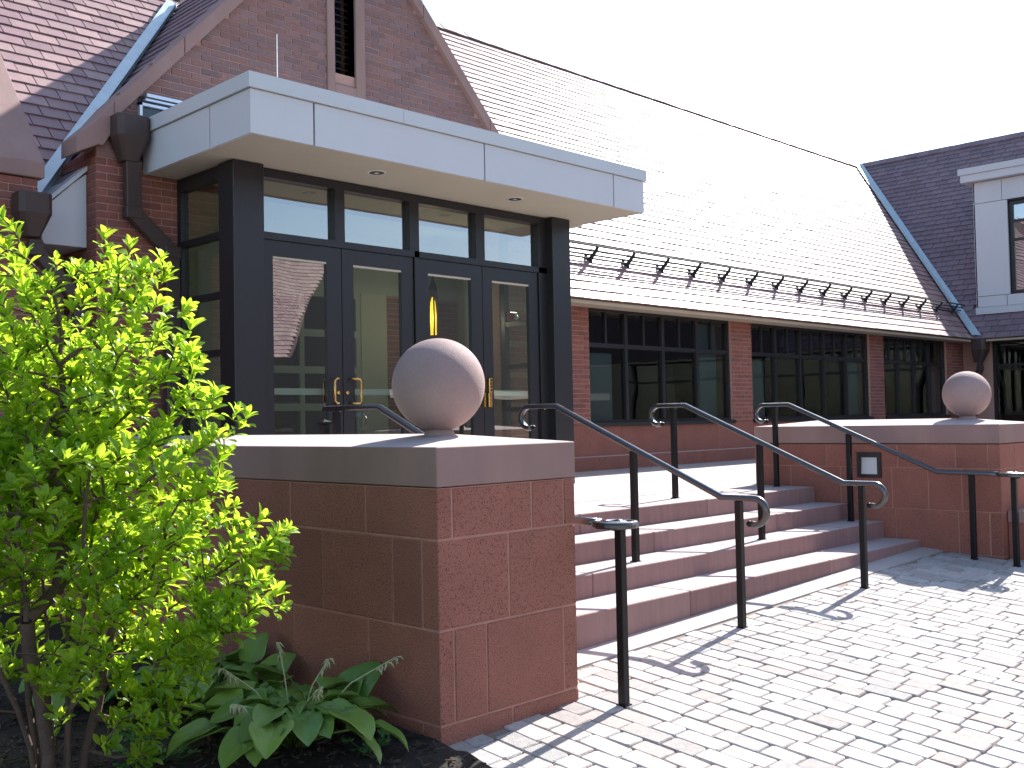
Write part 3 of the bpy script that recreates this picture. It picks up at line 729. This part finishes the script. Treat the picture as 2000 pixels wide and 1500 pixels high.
# valley flashing left
t2=thing('valley_flashing',(3.6,9.5,3.6),'pale metal valley flashing running down beside the gable coping','flashing')
def vp(x,k): return Vector((x,vly(x),grz(x)+k))
mb=MB(); a=vp(3.52,.04); b_=vp(GX-.1,.04); segs=6
vs=[];fs=[]
dv=(b_-a).normalized(); side1=Vector((-1,0,0)); side1=(side1-dv*side1.dot(dv)); n1=Vector((0,-math.sin(PT),math.cos(PT))); n2=Vector((-math.sin(ang),0,math.cos(ang)))
w1=(dv.cross(n1)).normalized(); w2=(dv.cross(n2)).normalized()
if w1.x>0: w1=-w1
if w2.y>0: w2=-w2
for i in range(segs):
    p=a+(b_-a)*(i/segs); q=a+(b_-a)*((i+1)/segs+.004); l=.004*(segs-i)
    mb.add([p+w1*.13+n1*(.045+l),p+n1*.05+Vector((0,0,l)),p+w2*.12+n2*(.045+l),q+w1*.13+n1*(.045+l-.004),q+n1*.05+Vector((0,0,l-.004)),q+w2*.12+n2*(.045+l-.004)],[(0,1,4,3),(1,2,5,4)])
mb.obj('flashing_sheet','flashing',t2,fix=False)
MB().bar(a+Vector((0,0,.05)),b_+Vector((0,0,.05)),.05,.035).obj('flashing_rib','flashing',t2)
# pale eave return under the valley
mb=MB(); mb.prism([(3.47,3.10),(3.86,3.10),(3.86,3.76),(3.74,3.66),(3.47,3.39)],'y',9.14,9.62); mb.obj('eave_return','panel',gw,bevel=.004)
MB().prism([(3.46,3.40),(3.86,3.785),(3.86,3.83),(3.46,3.445)],'y',9.12,9.64).obj('eave_trim','panel_trim',gw)
# little metal framed window over the canopy
mb=MB(); mb.box(4.245,4.27,8.90,8.97,4.0,4.43).box(4.245,4.95,8.90,8.97,4.405,4.43).box(4.30,4.95,8.90,8.97,4.455,4.475).box(4.31,4.95,8.89,8.97,4.49,4.52)
f=mb.obj('metal_window','aluminium',gw); B('pane','glass_dark',f,4.27,4.95,8.935,8.94,3.9,4.405); B('backing','dark_room',f,4.25,4.95,8.943,8.947,3.9,4.5)
# brick buttress at the left edge
bt=thing('brick_buttress',(2.8,9.3,0),'brick buttress with steep sloping stone top at the left edge','buttress')
bb=B('body','brick_mortar',bt,1.0,3.365,8.958,9.9,0,3.60)
lay(bb,'brick',(0,8.95,0),(1,0,0),(0,-1,0),1.0,3.373,0.02,3.60,zbase=.02,limit=260)
MB().prism([(8.92,3.612),(10.0,3.612),(10.0,5.02),(8.92,3.745)],'x',.8,3.415).obj('weathering_stone','capstone',bt,bevel=.006)
B('recess_wall','brick_mortar',gw,3.3,3.9,9.66,9.72,0,3.3)
lw2=B('rear_wall','brick_mortar',gw,-8,1.0,9.3,9.6,-.2,3.3)

# ------------------------------------------------------------------ entrance canopy and glazed vestibule
ve=thing('entrance_vestibule',(6.7,8.2,ZL),'glazed entrance with dark frames and double doors under a pale flat canopy','entrance')
CX0,CX1,CY0,CY1,CZ0,CZ1=4.285,9.25,7.10,8.93,3.781,4.137
cn=MB().box(CX0+.02,CX1-.02,CY0+.02,CY1,CZ0+.012,CZ1).obj('canopy','gap_dark',ve)
def fp(x0,x1,y0,y1): B('fascia_panel','panel',cn,x0,x1,y0,y1,CZ0,CZ1-.006)
jx=[CX0,4.876,6.80,8.72,CX1]
for i,(a,b_) in enumerate(zip(jx,jx[1:])): fp(a+(.009 if i else 0),b_-(.009 if i<3 else 0),CY0,CY0+.03)
fp(CX0,CX0+.03,CY0+.031,7.721); fp(CX0,CX0+.03,7.737,CY1)
fp(CX1-.03,CX1,CY0+.031,8.0); fp(CX1-.03,CX1,8.01,CY1)
e=.025
B('coping_trim','panel_trim',cn,CX0-e,5.8,CY0-e,CY0+.05,CZ1,CZ1+.122); B('coping_trim','panel_trim',cn,5.803,CX1+e,CY0-e,CY0+.05,CZ1,CZ1+.122)
B('coping_trim','panel_trim',cn,CX0-e,CX0+.05,CY0+.051,CY1,CZ1,CZ1+.122); B('coping_trim','panel_trim',cn,CX1-.05,CX1+e,CY0+.051,CY1,CZ1,CZ1+.122)
B('canopy_roof','panel_trim',cn,CX0+.05,CX1-.05,CY0+.05,CY1,CZ1+.02,CZ1+.06)
B('soffit_board','soffit',cn,CX0+.033,CX1-.033,CY0+.033,CY1,CZ0+.004,CZ0+.011)
for (x,y) in ((5.837,7.52),(7.617,7.51)):
    d_=MB().lathe((x,y,CZ0-.002),[(.070,.0),(.086,.0),(.086,.006),(.070,.006)],28).obj('downlight','lens_white',ve,smooth=False)
    MB().lathe((x,y,CZ0-.003),[(.071,0),(.071,.005)],24).obj('reflector','bronze',d_); MB().box(x-.02,x+.012,y-.02,y+.012,CZ0-.006,CZ0-.0035).obj('lamp','lens_white',d_)
for x0,x1 in ((4.594,4.894),(8.60,8.895)):
    MB().box(x0,x1,7.9,8.15,ZL,CZ0-.002).obj('column','bronze',ve,bevel=.004)
# front frame
GY=8.0
D=[(4.947,5.791),(5.791,6.665),(6.738,7.611),(7.611,8.467)]
mb=MB(); ZT=3.145
mb.box(4.894,8.60,8.0,8.13,3.70,CZ0-.002)                           # head
mb.box(4.894,8.60,8.0,8.13,ZT+.004,3.212)                           # transom bar
mb.box(4.894,4.942,8.0,8.13,ZL,3.7).box(8.472,8.60,8.0,8.13,ZL,3.7)
mb.box(6.67,6.733,8.0,8.13,ZL,3.7).box(5.713,5.824,8.0,8.13,3.212,3.7).box(6.614,6.67,8.0,8.13,3.212,3.7).box(7.514,7.641,8.0,8.13,3.212,3.7)
fr=mb.obj('frame','bronze',ve)
for a,b_ in ((4.94,5.713),(5.824,6.614),(6.733,7.514),(7.641,8.472)): B('pane','glass',fr,a,b_,8.06,8.066,3.21,3.70)
for i,(a,b_) in enumerate(D):
    ga,gb=a+.10+(0 if i%2==0 else .04),b_-.165+(0 if i%2==0 else .01); 
    ga,gb=[(5.049,5.623),(5.927,6.511),(6.856,7.448),(7.755,8.323)][i]
    mb=MB(); y0,y1=8.018,8.066; a+=.004; b_-=.004
    mb.box(a,ga,y0,y1,ZL+.01,ZT).box(gb,b_,y0,y1,ZL+.01,ZT).box(ga,gb,y0,y1,3.005,ZT).box(ga,gb,y0,y1,ZL+.01,ZL+.26)
    dr=mb.obj('door','bronze',ve)
    bead=MB(); bead.box(ga,gb,y0+.004,y0+.03,2.985,3.004); bead.obj('glazing_bead','soffit',dr)
    B('pane','glass',dr,ga,gb,8.04,8.046,ZL+.26,2.99)
    B('push_bar','steel',dr,ga-.03,gb+.03,8.09,8.125,1.772,1.83)
    if i<2:
        hx=5.655 if i==0 else 5.93; o=1 if i else -1
        hx=5.715+.0 if i==0 else 5.868
        pth=[(hx,8.015,1.915),(hx,7.965,1.915)]
        X2=hx-.06 if i==0 else hx+.085
        pth=[(hx,8.02,1.918),(hx,7.975,1.92),(hx-.02*(1 if i==0 else -1),7.955,1.92),(X2+.02*(1 if i==0 else -1),7.955,1.92),(X2,7.955,1.90),(X2,7.955,1.71),(X2+.02*(1 if i==0 else -1),7.955,1.69),(hx-.02*(1 if i==0 else -1),7.955,1.69),(hx,7.975,1.69),(hx,8.02,1.692)]
        MB().tube(pth,.0105,8).obj('pull_handle','brass',dr,smooth=True)
        MB().lathe((hx-.03 if i else hx+.02,8.012,1.79),[(1e-6,-.006),(.02,-.004),(.02,.006)],16,'y').obj('cylinder_lock','brass',dr,smooth=True)
    if i==3:
        MB().box(7.66,7.712,7.985,8.018,1.80,1.955).box(7.655,7.705,7.99,8.018,1.645,1.80).obj('lock_body','brass',dr,bevel=.005)
        k=MB()
        for z in (1.93,1.895,1.86,1.825): k.box(7.677,7.697,7.98,7.985,z-.01,z+.01)
        k.obj('keypad','gap_dark',dr)
    if i==2: MB().box(7.585,7.606,7.99,8.018,1.645,1.80).obj('lock_plate','brass',dr)
# glazed sides
for X,nm in ((4.66,'side_window'),(8.83,'side_window')):
    mb=MB()
    mb.box(X-.04,X+.04,8.15,8.945,3.66,CZ0-.002).box(X-.04,X+.04,8.88,8.945,ZL,3.66)
    zz=[ZL,1.09,1.60,2.115,2.62,3.145]
    for z in zz: mb.box(X-.035,X+.035,8.15,8.88,z,z+.055)
    sw=mb.obj(nm,'bronze',ve)
    zz=zz+[3.66]
    for z0,z1 in zip(zz,zz[1:]): B('pane','glass',sw,X-.003,X+.003,8.15,8.88,z0+.05,z1+.005)
# inside of the vestibule
B('inner_floor','floor_tile',ve,4.7,8.8,8.14,12.6,ZL-.02,ZL+.004)
B('inner_ceiling','plaster',ve,4.7,9.4,8.14,12.6,3.80,3.85)
B('side_wall','plaster',ve,4.60,4.70,9.3,12.6,ZL,3.8); B('side_wall','plaster',ve,9.35,9.45,9.31,12.6,ZL,3.8)
B('end_wall','plaster',ve,4.7,9.35,12.5,12.6,ZL,3.8)
# inner screen with small panes
IY=10.35
mb=MB()
def grid(mb,x0,x1,zs_,ncol,fw=.07,y=IY):
    mb.box(x0,x0+fw,y,y+.06,ZL,3.1).box(x1-fw,x1,y,y+.06,ZL,3.1)
    for z in zs_: mb.box(x0+fw,x1-fw,y,y+.06,z,z+.085)
    for i in range(1,ncol):
        xm=x0+(x1-x0)*i/ncol; mb.box(xm-.03,xm+.03,y-.002,y+.062,ZL,3.1)
Z6=[ZL,1.22,1.66,2.10,2.54,3.02]
grid(mb,6.05,7.75,Z6,2); 
scr=mb.obj('inner_screen','inner_wood',ve)
B('transom_wall','inner_wood',ve,4.7,9.35,IY-.01,IY+.07,3.1,3.8); B('partition','plaster',ve,7.75,8.15,IY-.01,IY+.07,ZL,3.1); B('partition','inner_wood',ve,4.7,6.05,IY-.01,IY+.07,ZL,3.1)
for z0,z1 in zip(Z6,Z6[1:]):
    for a,b_ in ((6.12,6.87),(6.93,7.68)): B('dark_pane','glass_dark',scr,a,b_,IY+.03,IY+.035,z0+.085,z1)
B('dark_hall','dark_room',ve,6.0,7.75,11.6,11.65,ZL,3.1)
bw2=B('inner_brick','brick_mortar',ve,8.15,9.34,IY-.02,IY+.05,ZL,3.1)
lay(bw2,'brick',(8.15,IY-.028,0),(1,0,0),(0,-1,0),0,1.18,ZL,3.05,limit=150)
# lantern and alarm
t=thing('wall_lantern',(8.0,9.9,2.7),'pointed dark lantern glowing amber behind the third door','lamp')
lx,ly=8.28,9.6
MB().lathe((lx,ly,3.02),[(.062,0),(.05,.12),(.02,.2),(1e-6,.27)],6).obj('spire','iron',t); 
mb=MB()
for k in range(6):
    a=k*math.pi/3; mb.bar((lx+.058*math.cos(a),ly+.058*math.sin(a),2.55),(lx+.058*math.cos(a),ly+.058*math.sin(a),3.02),.014,.014)
mb.obj('cage','iron',t); MB().lathe((lx,ly,2.555),[(.04,0),(.042,.25),(.03,.40),(.012,.46)],16).obj('glow_tube','lamp_amber',t,smooth=True)
MB().lathe((lx,ly,2.53),[(.065,0),(.065,.02)],6).obj('lantern_base','iron',t); MB().bar((lx,ly,2.54),(lx+.15,IY-.04,2.54),.03,.03).obj('bracket_arm','iron',t)
ll=bpy.data.lights.new('lantern_light','POINT'); ll.energy=3; ll.color=(1,.86,.62); ll.shadow_soft_size=0; lo_=bpy.data.objects.new('lantern_light',ll); C.objects.link(lo_); lo_.location=(lx-.12,ly-.12,2.75)
t=thing('fire_alarm',(8.7,8.63,2.66),'red fire alarm with white strobe behind the right-hand door','alarm')
ax,ay,az=8.615,8.62,2.72
B('housing','alarm_red',t,ax-.01,ax+.11,8.60,8.66,az-.05,az+.05,bevel=.008); MB().lathe((ax+.085,8.60,az-.01),[(1e-6,-.03),(.025,-.02),(.035,0)],16,'y').obj('strobe','lens_white',t,smooth=True); B('mount_bracket','bronze',t,ax+.11,8.80,8.61,8.65,az-.05,az-.02)
# rods on the canopy
for x,y,h,lab in ((4.85,7.6,.50,'thin lightning rod rising from the canopy near its near corner'),(9.12,7.35,.32,'thin lightning rod at the far end of the canopy against the bright roof')):
    t=thing('lightning_rod',(x,y,CZ1+.12),lab,'lightning rod')
    MB().tube([(x,y,CZ1+.06),(x,y,CZ1+.2+h)],[.006,.004],6).obj('rod','steel' if x<6 else 'downpipe',t); MB().box(x-.03,x+.03,y-.03,y+.03,CZ1+.06,CZ1+.075).obj('rod_base','steel',t)

# ------------------------------------------------------------------ hall across the plaza (only its mirror image shows in the doors)
oh=thing('mirrored_hall',(14,-16,0),'sunlit slate-roofed hall across the plaza, mirrored in the left door','building')
oz0=4.0; oy=-16.4; L_=6.1; pp=R(50); ex=21.2
B('wall','brick',oh,6,ex-.5,-17.4,-16.9,-.3,4.0)
mb=MB(); dn=Vector((0,-math.cos(pp),math.sin(pp)))
mb.add([(6,oy,oz0),(ex,oy,oz0),Vector((ex+4.5,oy,oz0))+dn*L_,Vector((6,oy,oz0))+dn*L_],[(0,1,2,3)]); ro=mb.obj('roof','slate_deck',oh,fix=False)
slates(ro,'slate',(ex,oy,oz0),(-1,0,0),dn,-4.6,16,0,L_,lambda c:c.x<ex+(c.z-oz0)/math.sin(pp)/L_*4.5,limit=0)
sh=thing('added_dark_wall',(32,-20,0),'near-black wall added across the plaza to darken the door reflections','building')
B('wall','bronze',sh,23.5,64,-22.5,-22,-.3,8.9); B('panel_band','soffit',sh,30,50,-21.98,-21.9,2.6,3.0); B('added_wall_top','slate_deck',sh,23.3,64.2,-22.7,-21.8,8.91,9.1)  # added wall: height and near-black tone keep sky out of the door panes

# ------------------------------------------------------------------ shrub
def leaf_mesh(name,m,L,W,fold,curl,seed):
    rg=random.Random(seed); prof=[(0,.05),(.18,.34),(.45,.82),(.7,1.0),(.88,.72),(1,.0)]
    vs=[];fs=[]
    for i,(t_,w_) in enumerate(prof):
        y=L*t_; zc=curl*L*(t_*t_)*-1+.04*L*math.sin(t_*3); hw=W/2*w_
        if i==0 or i==len(prof)-1: hw=max(hw,.0004)
        vs+=[(-hw,y,zc+fold*hw),(0,y,zc),(hw,y,zc+fold*hw)]
    for i in range(len(prof)-1):
        b0=i*3; fs+=[(b0,b0+1,b0+4,b0+3),(b0+1,b0+2,b0+5,b0+4)]
    return MB().add(vs,fs).mesh(name,m,smooth=True,fix=False)
LM=[leaf_mesh('leaf','leaf',L,W,f,c,i) for i,(L,W,f,c) in enumerate(((.092,.034,.5,.10),(.082,.032,.4,.22),(.10,.036,.6,.02),(.074,.029,.5,.25),(.086,.034,.35,.15),(.062,.026,.5,.1)))]
rg=random.Random(21)
SB=Vector((1.76,4.48,0)); SB.z=bedz(SB.x,SB.y)
SR=Vector((.7071,-.7071,0)); SD=Vector((.7071,.7071,0))     # two horizontal axes of the bush: along and into its width
ENDS=[(-.22,2.45),(0,2.33),(.15,2.26),(.33,2.40),(.53,2.35),(.55,2.08),(.59,1.84),(.70,1.68),(.85,1.58),(.80,1.43),(.70,1.27),(.88,1.06),(1.05,.99),(1.09,.75),(1.0,.88),(.88,.62),(.72,.50),(.70,.28),
(-.42,2.38),(-.64,2.08),(-.76,1.6),(-.88,1.1),(-.76,.6),(-.27,2.05),(-.10,2.2),(.42,2.2)]
lobes=[(a,rg.uniform(-.28,.28),z) for a,z in ENDS]
for k in range(24):
    z=rg.uniform(.45,2.1); wmax=.95-.28*z; a=rg.uniform(-.75,.55)*wmax/.7; d=rg.choice((-1,1,1))*rg.uniform(.2,.75)*math.sqrt(max(.1,1-(z-1.0)**2/2.2)); lobes.append((a,d,z))
lobes=[(a*.88,d*.88,(z-1.5)*.88+1.5) for a,d,z in lobes]
tips=[];tdir=[]
for a,d,z in lobes:
    E_=SB+SR*a+SD*d+Vector((0,0,z-SB.z*0)); O_=SB+SR*a*.18+SD*d*.18+Vector((0,0,max(.1,z*.38-.05)))
    ax_=(E_-O_); L=ax_.length; un=ax_.normalized(); p1=un.orthogonal().normalized(); p2=un.cross(p1)
    for k in range(int(13+14*L)):
        f_=1-(rg.random()**1.25)*.72; wr=(.05+.15*(1-f_)**.55)*(.8+.5*min(1,L)); th=rg.uniform(0,6.283); q=math.sqrt(rg.random())*wr
        p=O_+ax_*f_+p1*q*math.cos(th)+p2*q*math.sin(th)
        if p.x>3.13 or p.z-bedz(p.x,p.y)<.06: continue
        if any((p-o).length<.038 for o in tips[-40:]): continue
        tips.append(p); tdir.append(un)
# grow branches: connect tips to the nearest existing node, lower nodes first
nodes=[(SB.copy(),-1)]; kids={0:[]}
for k in range(8):
    a=k*.785+rg.uniform(-.3,.3); sp=rg.uniform(.10,.5); hh=rg.uniform(1.0,2.0); par=0
    base=SB+Vector((.09*math.cos(a),.09*math.sin(a),0)); nodes.append((base,0)); par=len(nodes)-1
    n_=9
    for i in range(1,n_+1):
        f_=i/n_; p=base+Vector((sp*math.cos(a)*f_**1.25,sp*math.sin(a)*f_**1.25,hh*f_))+Vector((rg.gauss(0,.012),rg.gauss(0,.012),0)); nodes.append((p,par)); par=len(nodes)-1
order=sorted(range(len(tips)),key=lambda i:(Vector((tips[i].x-SB.x,tips[i].y-SB.y)).length+abs(tips[i].z-SB.z)*.2))
tipnode={}
for i in order:
    p=tips[i]; best=None;bd=9
    for j,(q,_) in enumerate(nodes):
        dz=p.z-q.z
        d=(p-q).length+(.6*max(0,-dz+.02))
        if d<bd and j>0: bd=d;best=j
    q=nodes[best][0]; par=best; L=(p-q).length; n_=max(1,int(L/.12))
    for s in range(1,n_+1):
        f_=s/n_; m_=q.lerp(p,f_); m_.z-=.10*L*math.sin(math.pi*f_); m_+=Vector((rg.gauss(0,.006),rg.gauss(0,.006),0))*(s<n_)
        nodes.append((m_,par)); par=len(nodes)-1
    tipnode[i]=par
wt=[0]*len(nodes)
for i,nd in tipnode.items():
    j=nd
    while j>=0: wt[j]+=1; j=nodes[j][1]
shrub=thing('leafy_shrub',tuple(SB),'tall bright green sunlit shrub growing in the planting bed at left','shrub')
mb=MB(); mb2=MB()
rad=lambda k:.0014+.0015*wt[k]**.45
for j,(p,par) in enumerate(nodes):
    if par<0 or wt[j]==0: continue
    q=nodes[par][0]
    if (p-q).length<1e-4: continue
    r1=rad(j); r0=min(rad(par),r1*1.5) if par>0 else r1*1.5
    (mb if r1>.008 else mb2).tube([q,p],[r0,r1],6 if r1>.008 else 4,cap=False)
mb.obj('stems','bark',shrub,smooth=True,fix=False); mb2.obj('twigs','bark',shrub,smooth=True,fix=False)
items=[]
for i,nd in tipnode.items():
    p=nodes[nd][0]; q=nodes[nodes[nd][1]][0]; ax=(p-q).normalized(); out=Vector((p.x-SB.x,p.y-SB.y,0))
    if out.length>.01: out.normalize()
    ax=(ax*.3+tdir[i]*.8+Vector((0,0,.45))+out*.15+Vector((rg.gauss(0,.25),rg.gauss(0,.25),rg.gauss(0,.2)))).normalized()
    xx_=ax.orthogonal().normalized(); yy_=ax.cross(xx_); sc=rg.uniform(.64,1.0)
    for tier,(n_,tilt,off) in enumerate(((4,22,.0),(5,42,-.012),(rg.choice((2,3,4)),62,-.045))):
        for k in range(n_):
            a=k*2*math.pi/n_+tier*.5+rg.gauss(0,.25); tl=R(tilt+rg.gauss(0,10))
            rd=xx_*math.cos(a)+yy_*math.sin(a); d=(ax*math.cos(tl)+rd*math.sin(tl)).normalized(); nm_=(rd*-math.cos(tl)+ax*math.sin(tl)).normalized()
            nm_=(nm_+d.orthogonal()*rg.gauss(0,.25)); nm_=(nm_-d*nm_.dot(d)).normalized(); x_=d.cross(nm_); s=sc*rg.uniform(.75,1.1)*(1 if tier else .85)
            o=p+ax*off*sc+d*.003
            items.append((rg.choice(LM),Matrix(((x_.x*s,d.x*s,nm_.x*s,o.x),(x_.y*s,d.y*s,nm_.y*s,o.y),(x_.z*s,d.z*s,nm_.z*s,o.z),(0,0,0,1)))))
scatter(items,'leaf',shrub,300)
dead=leaf_mesh('withered_leaf','leaf_old',.075,.03,.5,.1,3)
p=Vector((1.98,4.28,.75)); o=link('withered_leaf',dead,shrub,Matrix.Translation(p)@Matrix.Rotation(R(200),4,'X'))
o['label']='one withered orange leaf hanging in the shrub'

# ------------------------------------------------------------------ hostas and weeds
def hosta_leaf(L,W,seed):
    rg=random.Random(seed); n=9; mcol=11; vs=[];fs=[]
    for i in range(n+1):
        t_=i/n; w_=max(.03,(math.sin(math.pi*min(1,t_**.66)))**.55)
        for j in range(mcol):
            u_=(j/(mcol-1))*2-1; x=u_*W/2*w_; y=L*t_-.10*L*(1-abs(u_))*(t_<.12)*0
            z=.34*abs(u_)**1.3*W*w_*.5 - .50*L*t_*t_ +.16*L*t_ + .0042*math.cos(u_*math.pi*5)*w_ + .007*math.sin(t_*9+seed)*abs(u_)
            y-=.07*L*u_*u_*(1-t_)
            vs.append((x,y,z))
    for i in range(n):
        for j in range(mcol-1): a=i*mcol+j; fs.append((a,a+1,a+mcol+1,a+mcol))
    return MB().add(vs,fs).mesh('leaf','hosta_leaf',smooth=True,fix=False)
HL=[hosta_leaf(L,W,i) for i,(L,W) in enumerate(((.23,.20),(.21,.185),(.25,.21),(.18,.16),(.22,.185)))]
def hosta(cx,cy,label,sc,nl,seed,stalks):
    rg=random.Random(seed); z0=bedz(cx,cy); t=thing('hosta_plant',(cx,cy,z0),label,'plant','hostas at the foot of the wall')
    st_=MB()
    for k in range(nl):
        ring=k/nl; az=k*2.399+rg.gauss(0,.15); el=R(72-58*ring+rg.gauss(0,6)); pl=(.13+.26*ring)*sc*rg.uniform(.85,1.1)
        d=Vector((math.cos(az)*math.cos(el),math.sin(az)*math.cos(el),math.sin(el)))
        b0=Vector((cx,cy,z0-.01)); tip=b0+d*pl+Vector((0,0,.03*sc))
        if tip.x>3.0: tip.x=3.0-rg.random()*.06
        st_.tube([b0,b0.lerp(tip,.5)+Vector((0,0,.02)),tip],[.006*sc,.005*sc,.004*sc],5)
        hd=Vector((math.cos(az+rg.gauss(0,.2)),math.sin(az+rg.gauss(0,.2)),.30-.45*ring+rg.gauss(0,.1))).normalized()
        nrm_=Vector((0,0,1))-hd*hd.z; nrm_=(nrm_+Vector((rg.gauss(0,.16),rg.gauss(0,.16),0))); nrm_=(nrm_-hd*nrm_.dot(hd)).normalized(); x_=hd.cross(nrm_); s=sc*rg.uniform(.75,1.05)*(.72+.35*ring)
        endx=tip.x+hd.x*.25*s
        if endx>3.17: 
            hd.x*=.25; hd.z+=.5; hd.normalize(); nrm_=(Vector((-.6,-.3,.5))-hd*Vector((-.6,-.3,.5)).dot(hd)).normalized(); x_=hd.cross(nrm_)
        link('leaf',rg.choice(HL),t,Matrix(((x_.x*s,hd.x*s,nrm_.x*s,tip.x),(x_.y*s,hd.y*s,nrm_.y*s,tip.y),(x_.z*s,hd.z*s,nrm_.z*s,tip.z),(0,0,0,1))))
    o=st_.obj('leaf_stalks','hosta_leaf',t,smooth=True,fix=False)
    for (dx,dy,hz) in stalks:
        b0=Vector((cx,cy,z0)); tp=b0+Vector((dx,dy,hz)); md=b0.lerp(tp,.55)+Vector((0,0,.06)); mb=MB(); mb.tube([b0,md,tp],[.004,.0035,.0025],5)
        dirv=(tp-md).normalized()
        for k in range(16):
            p=md.lerp(tp,.55+.5*k/16); sd=Vector((rg.gauss(0,.5),rg.gauss(0,.5),-1)).normalized(); mb.tube([p,p+sd*.015+dirv*.012,p+sd*.042+dirv*.008],[.0022,.0055,.002],5)
        mb.obj('seed_stalk','seed',t,smooth=True,fix=False)
    return t
hosta(2.66,4.10,'broad-leaved hosta with drooping seed stalks at the near corner of the wall',1.0,72,5,[(-.28,.12,.38),(.16,-.05,.37),(.42,-.22,.36),(-.02,-.25,.31),(.05,.2,.43),(-.36,-.1,.28)])
hosta(2.72,4.95,'dark shaded hosta behind the shrub at the foot of the wall',1.05,30,9,[])
hosta(2.35,5.6,'second shaded hosta deeper behind the shrub stems',1.0,24,14,[])
def weed(cx,cy,label,n,h,seed):
    rg=random.Random(seed); z0=bedz(cx,cy); t=thing('small_weed',(cx,cy,z0),label,'weed','small weeds in the bed')
    stm=MB()
    for k in range(n):
        az=rg.uniform(0,6.28); p=Vector((cx+rg.gauss(0,.05),cy+rg.gauss(0,.05),z0+h*rg.uniform(.4,1))); b0=Vector((cx,cy,z0)); stm.tube([b0,p],[.0025,.0018],4)
        mb=MB(); vs=[(0,0,0)]; m_=15
        for i in range(m_):
            a=-2.5+5.0*i/(m_-1); r_=.032*(1 if i%3!=2 else .62)*rg.uniform(.9,1.1); vs.append((r_*math.sin(a),r_*math.cos(a)+.008,.006*math.sin(i*2.1)))
        mb.add(vs,[(0,i,i+1) for i in range(1,m_)]); o=mb.obj('leaf','weed_leaf',t,fix=False)
        o.matrix_basis=Matrix.Translation(p)@Matrix.Rotation(az,4,'Z')@Matrix.Rotation(rg.gauss(.2,.3),4,'X')
    stm.obj('stems','weed_leaf',t,fix=False)
weed(2.12,4.52,'lobed green weed in the mulch in front of the shrub stems',22,.14,1)
weed(2.05,4.32,'lobed weed at the bottom edge of the bed, nearest the camera',16,.10,2)
weed(2.22,4.36,'small pale weed right of the other weeds in the mulch',10,.07,3)
weed(2.86,3.78,'tiny pale weed below the hosta at the wall corner',9,.07,4)
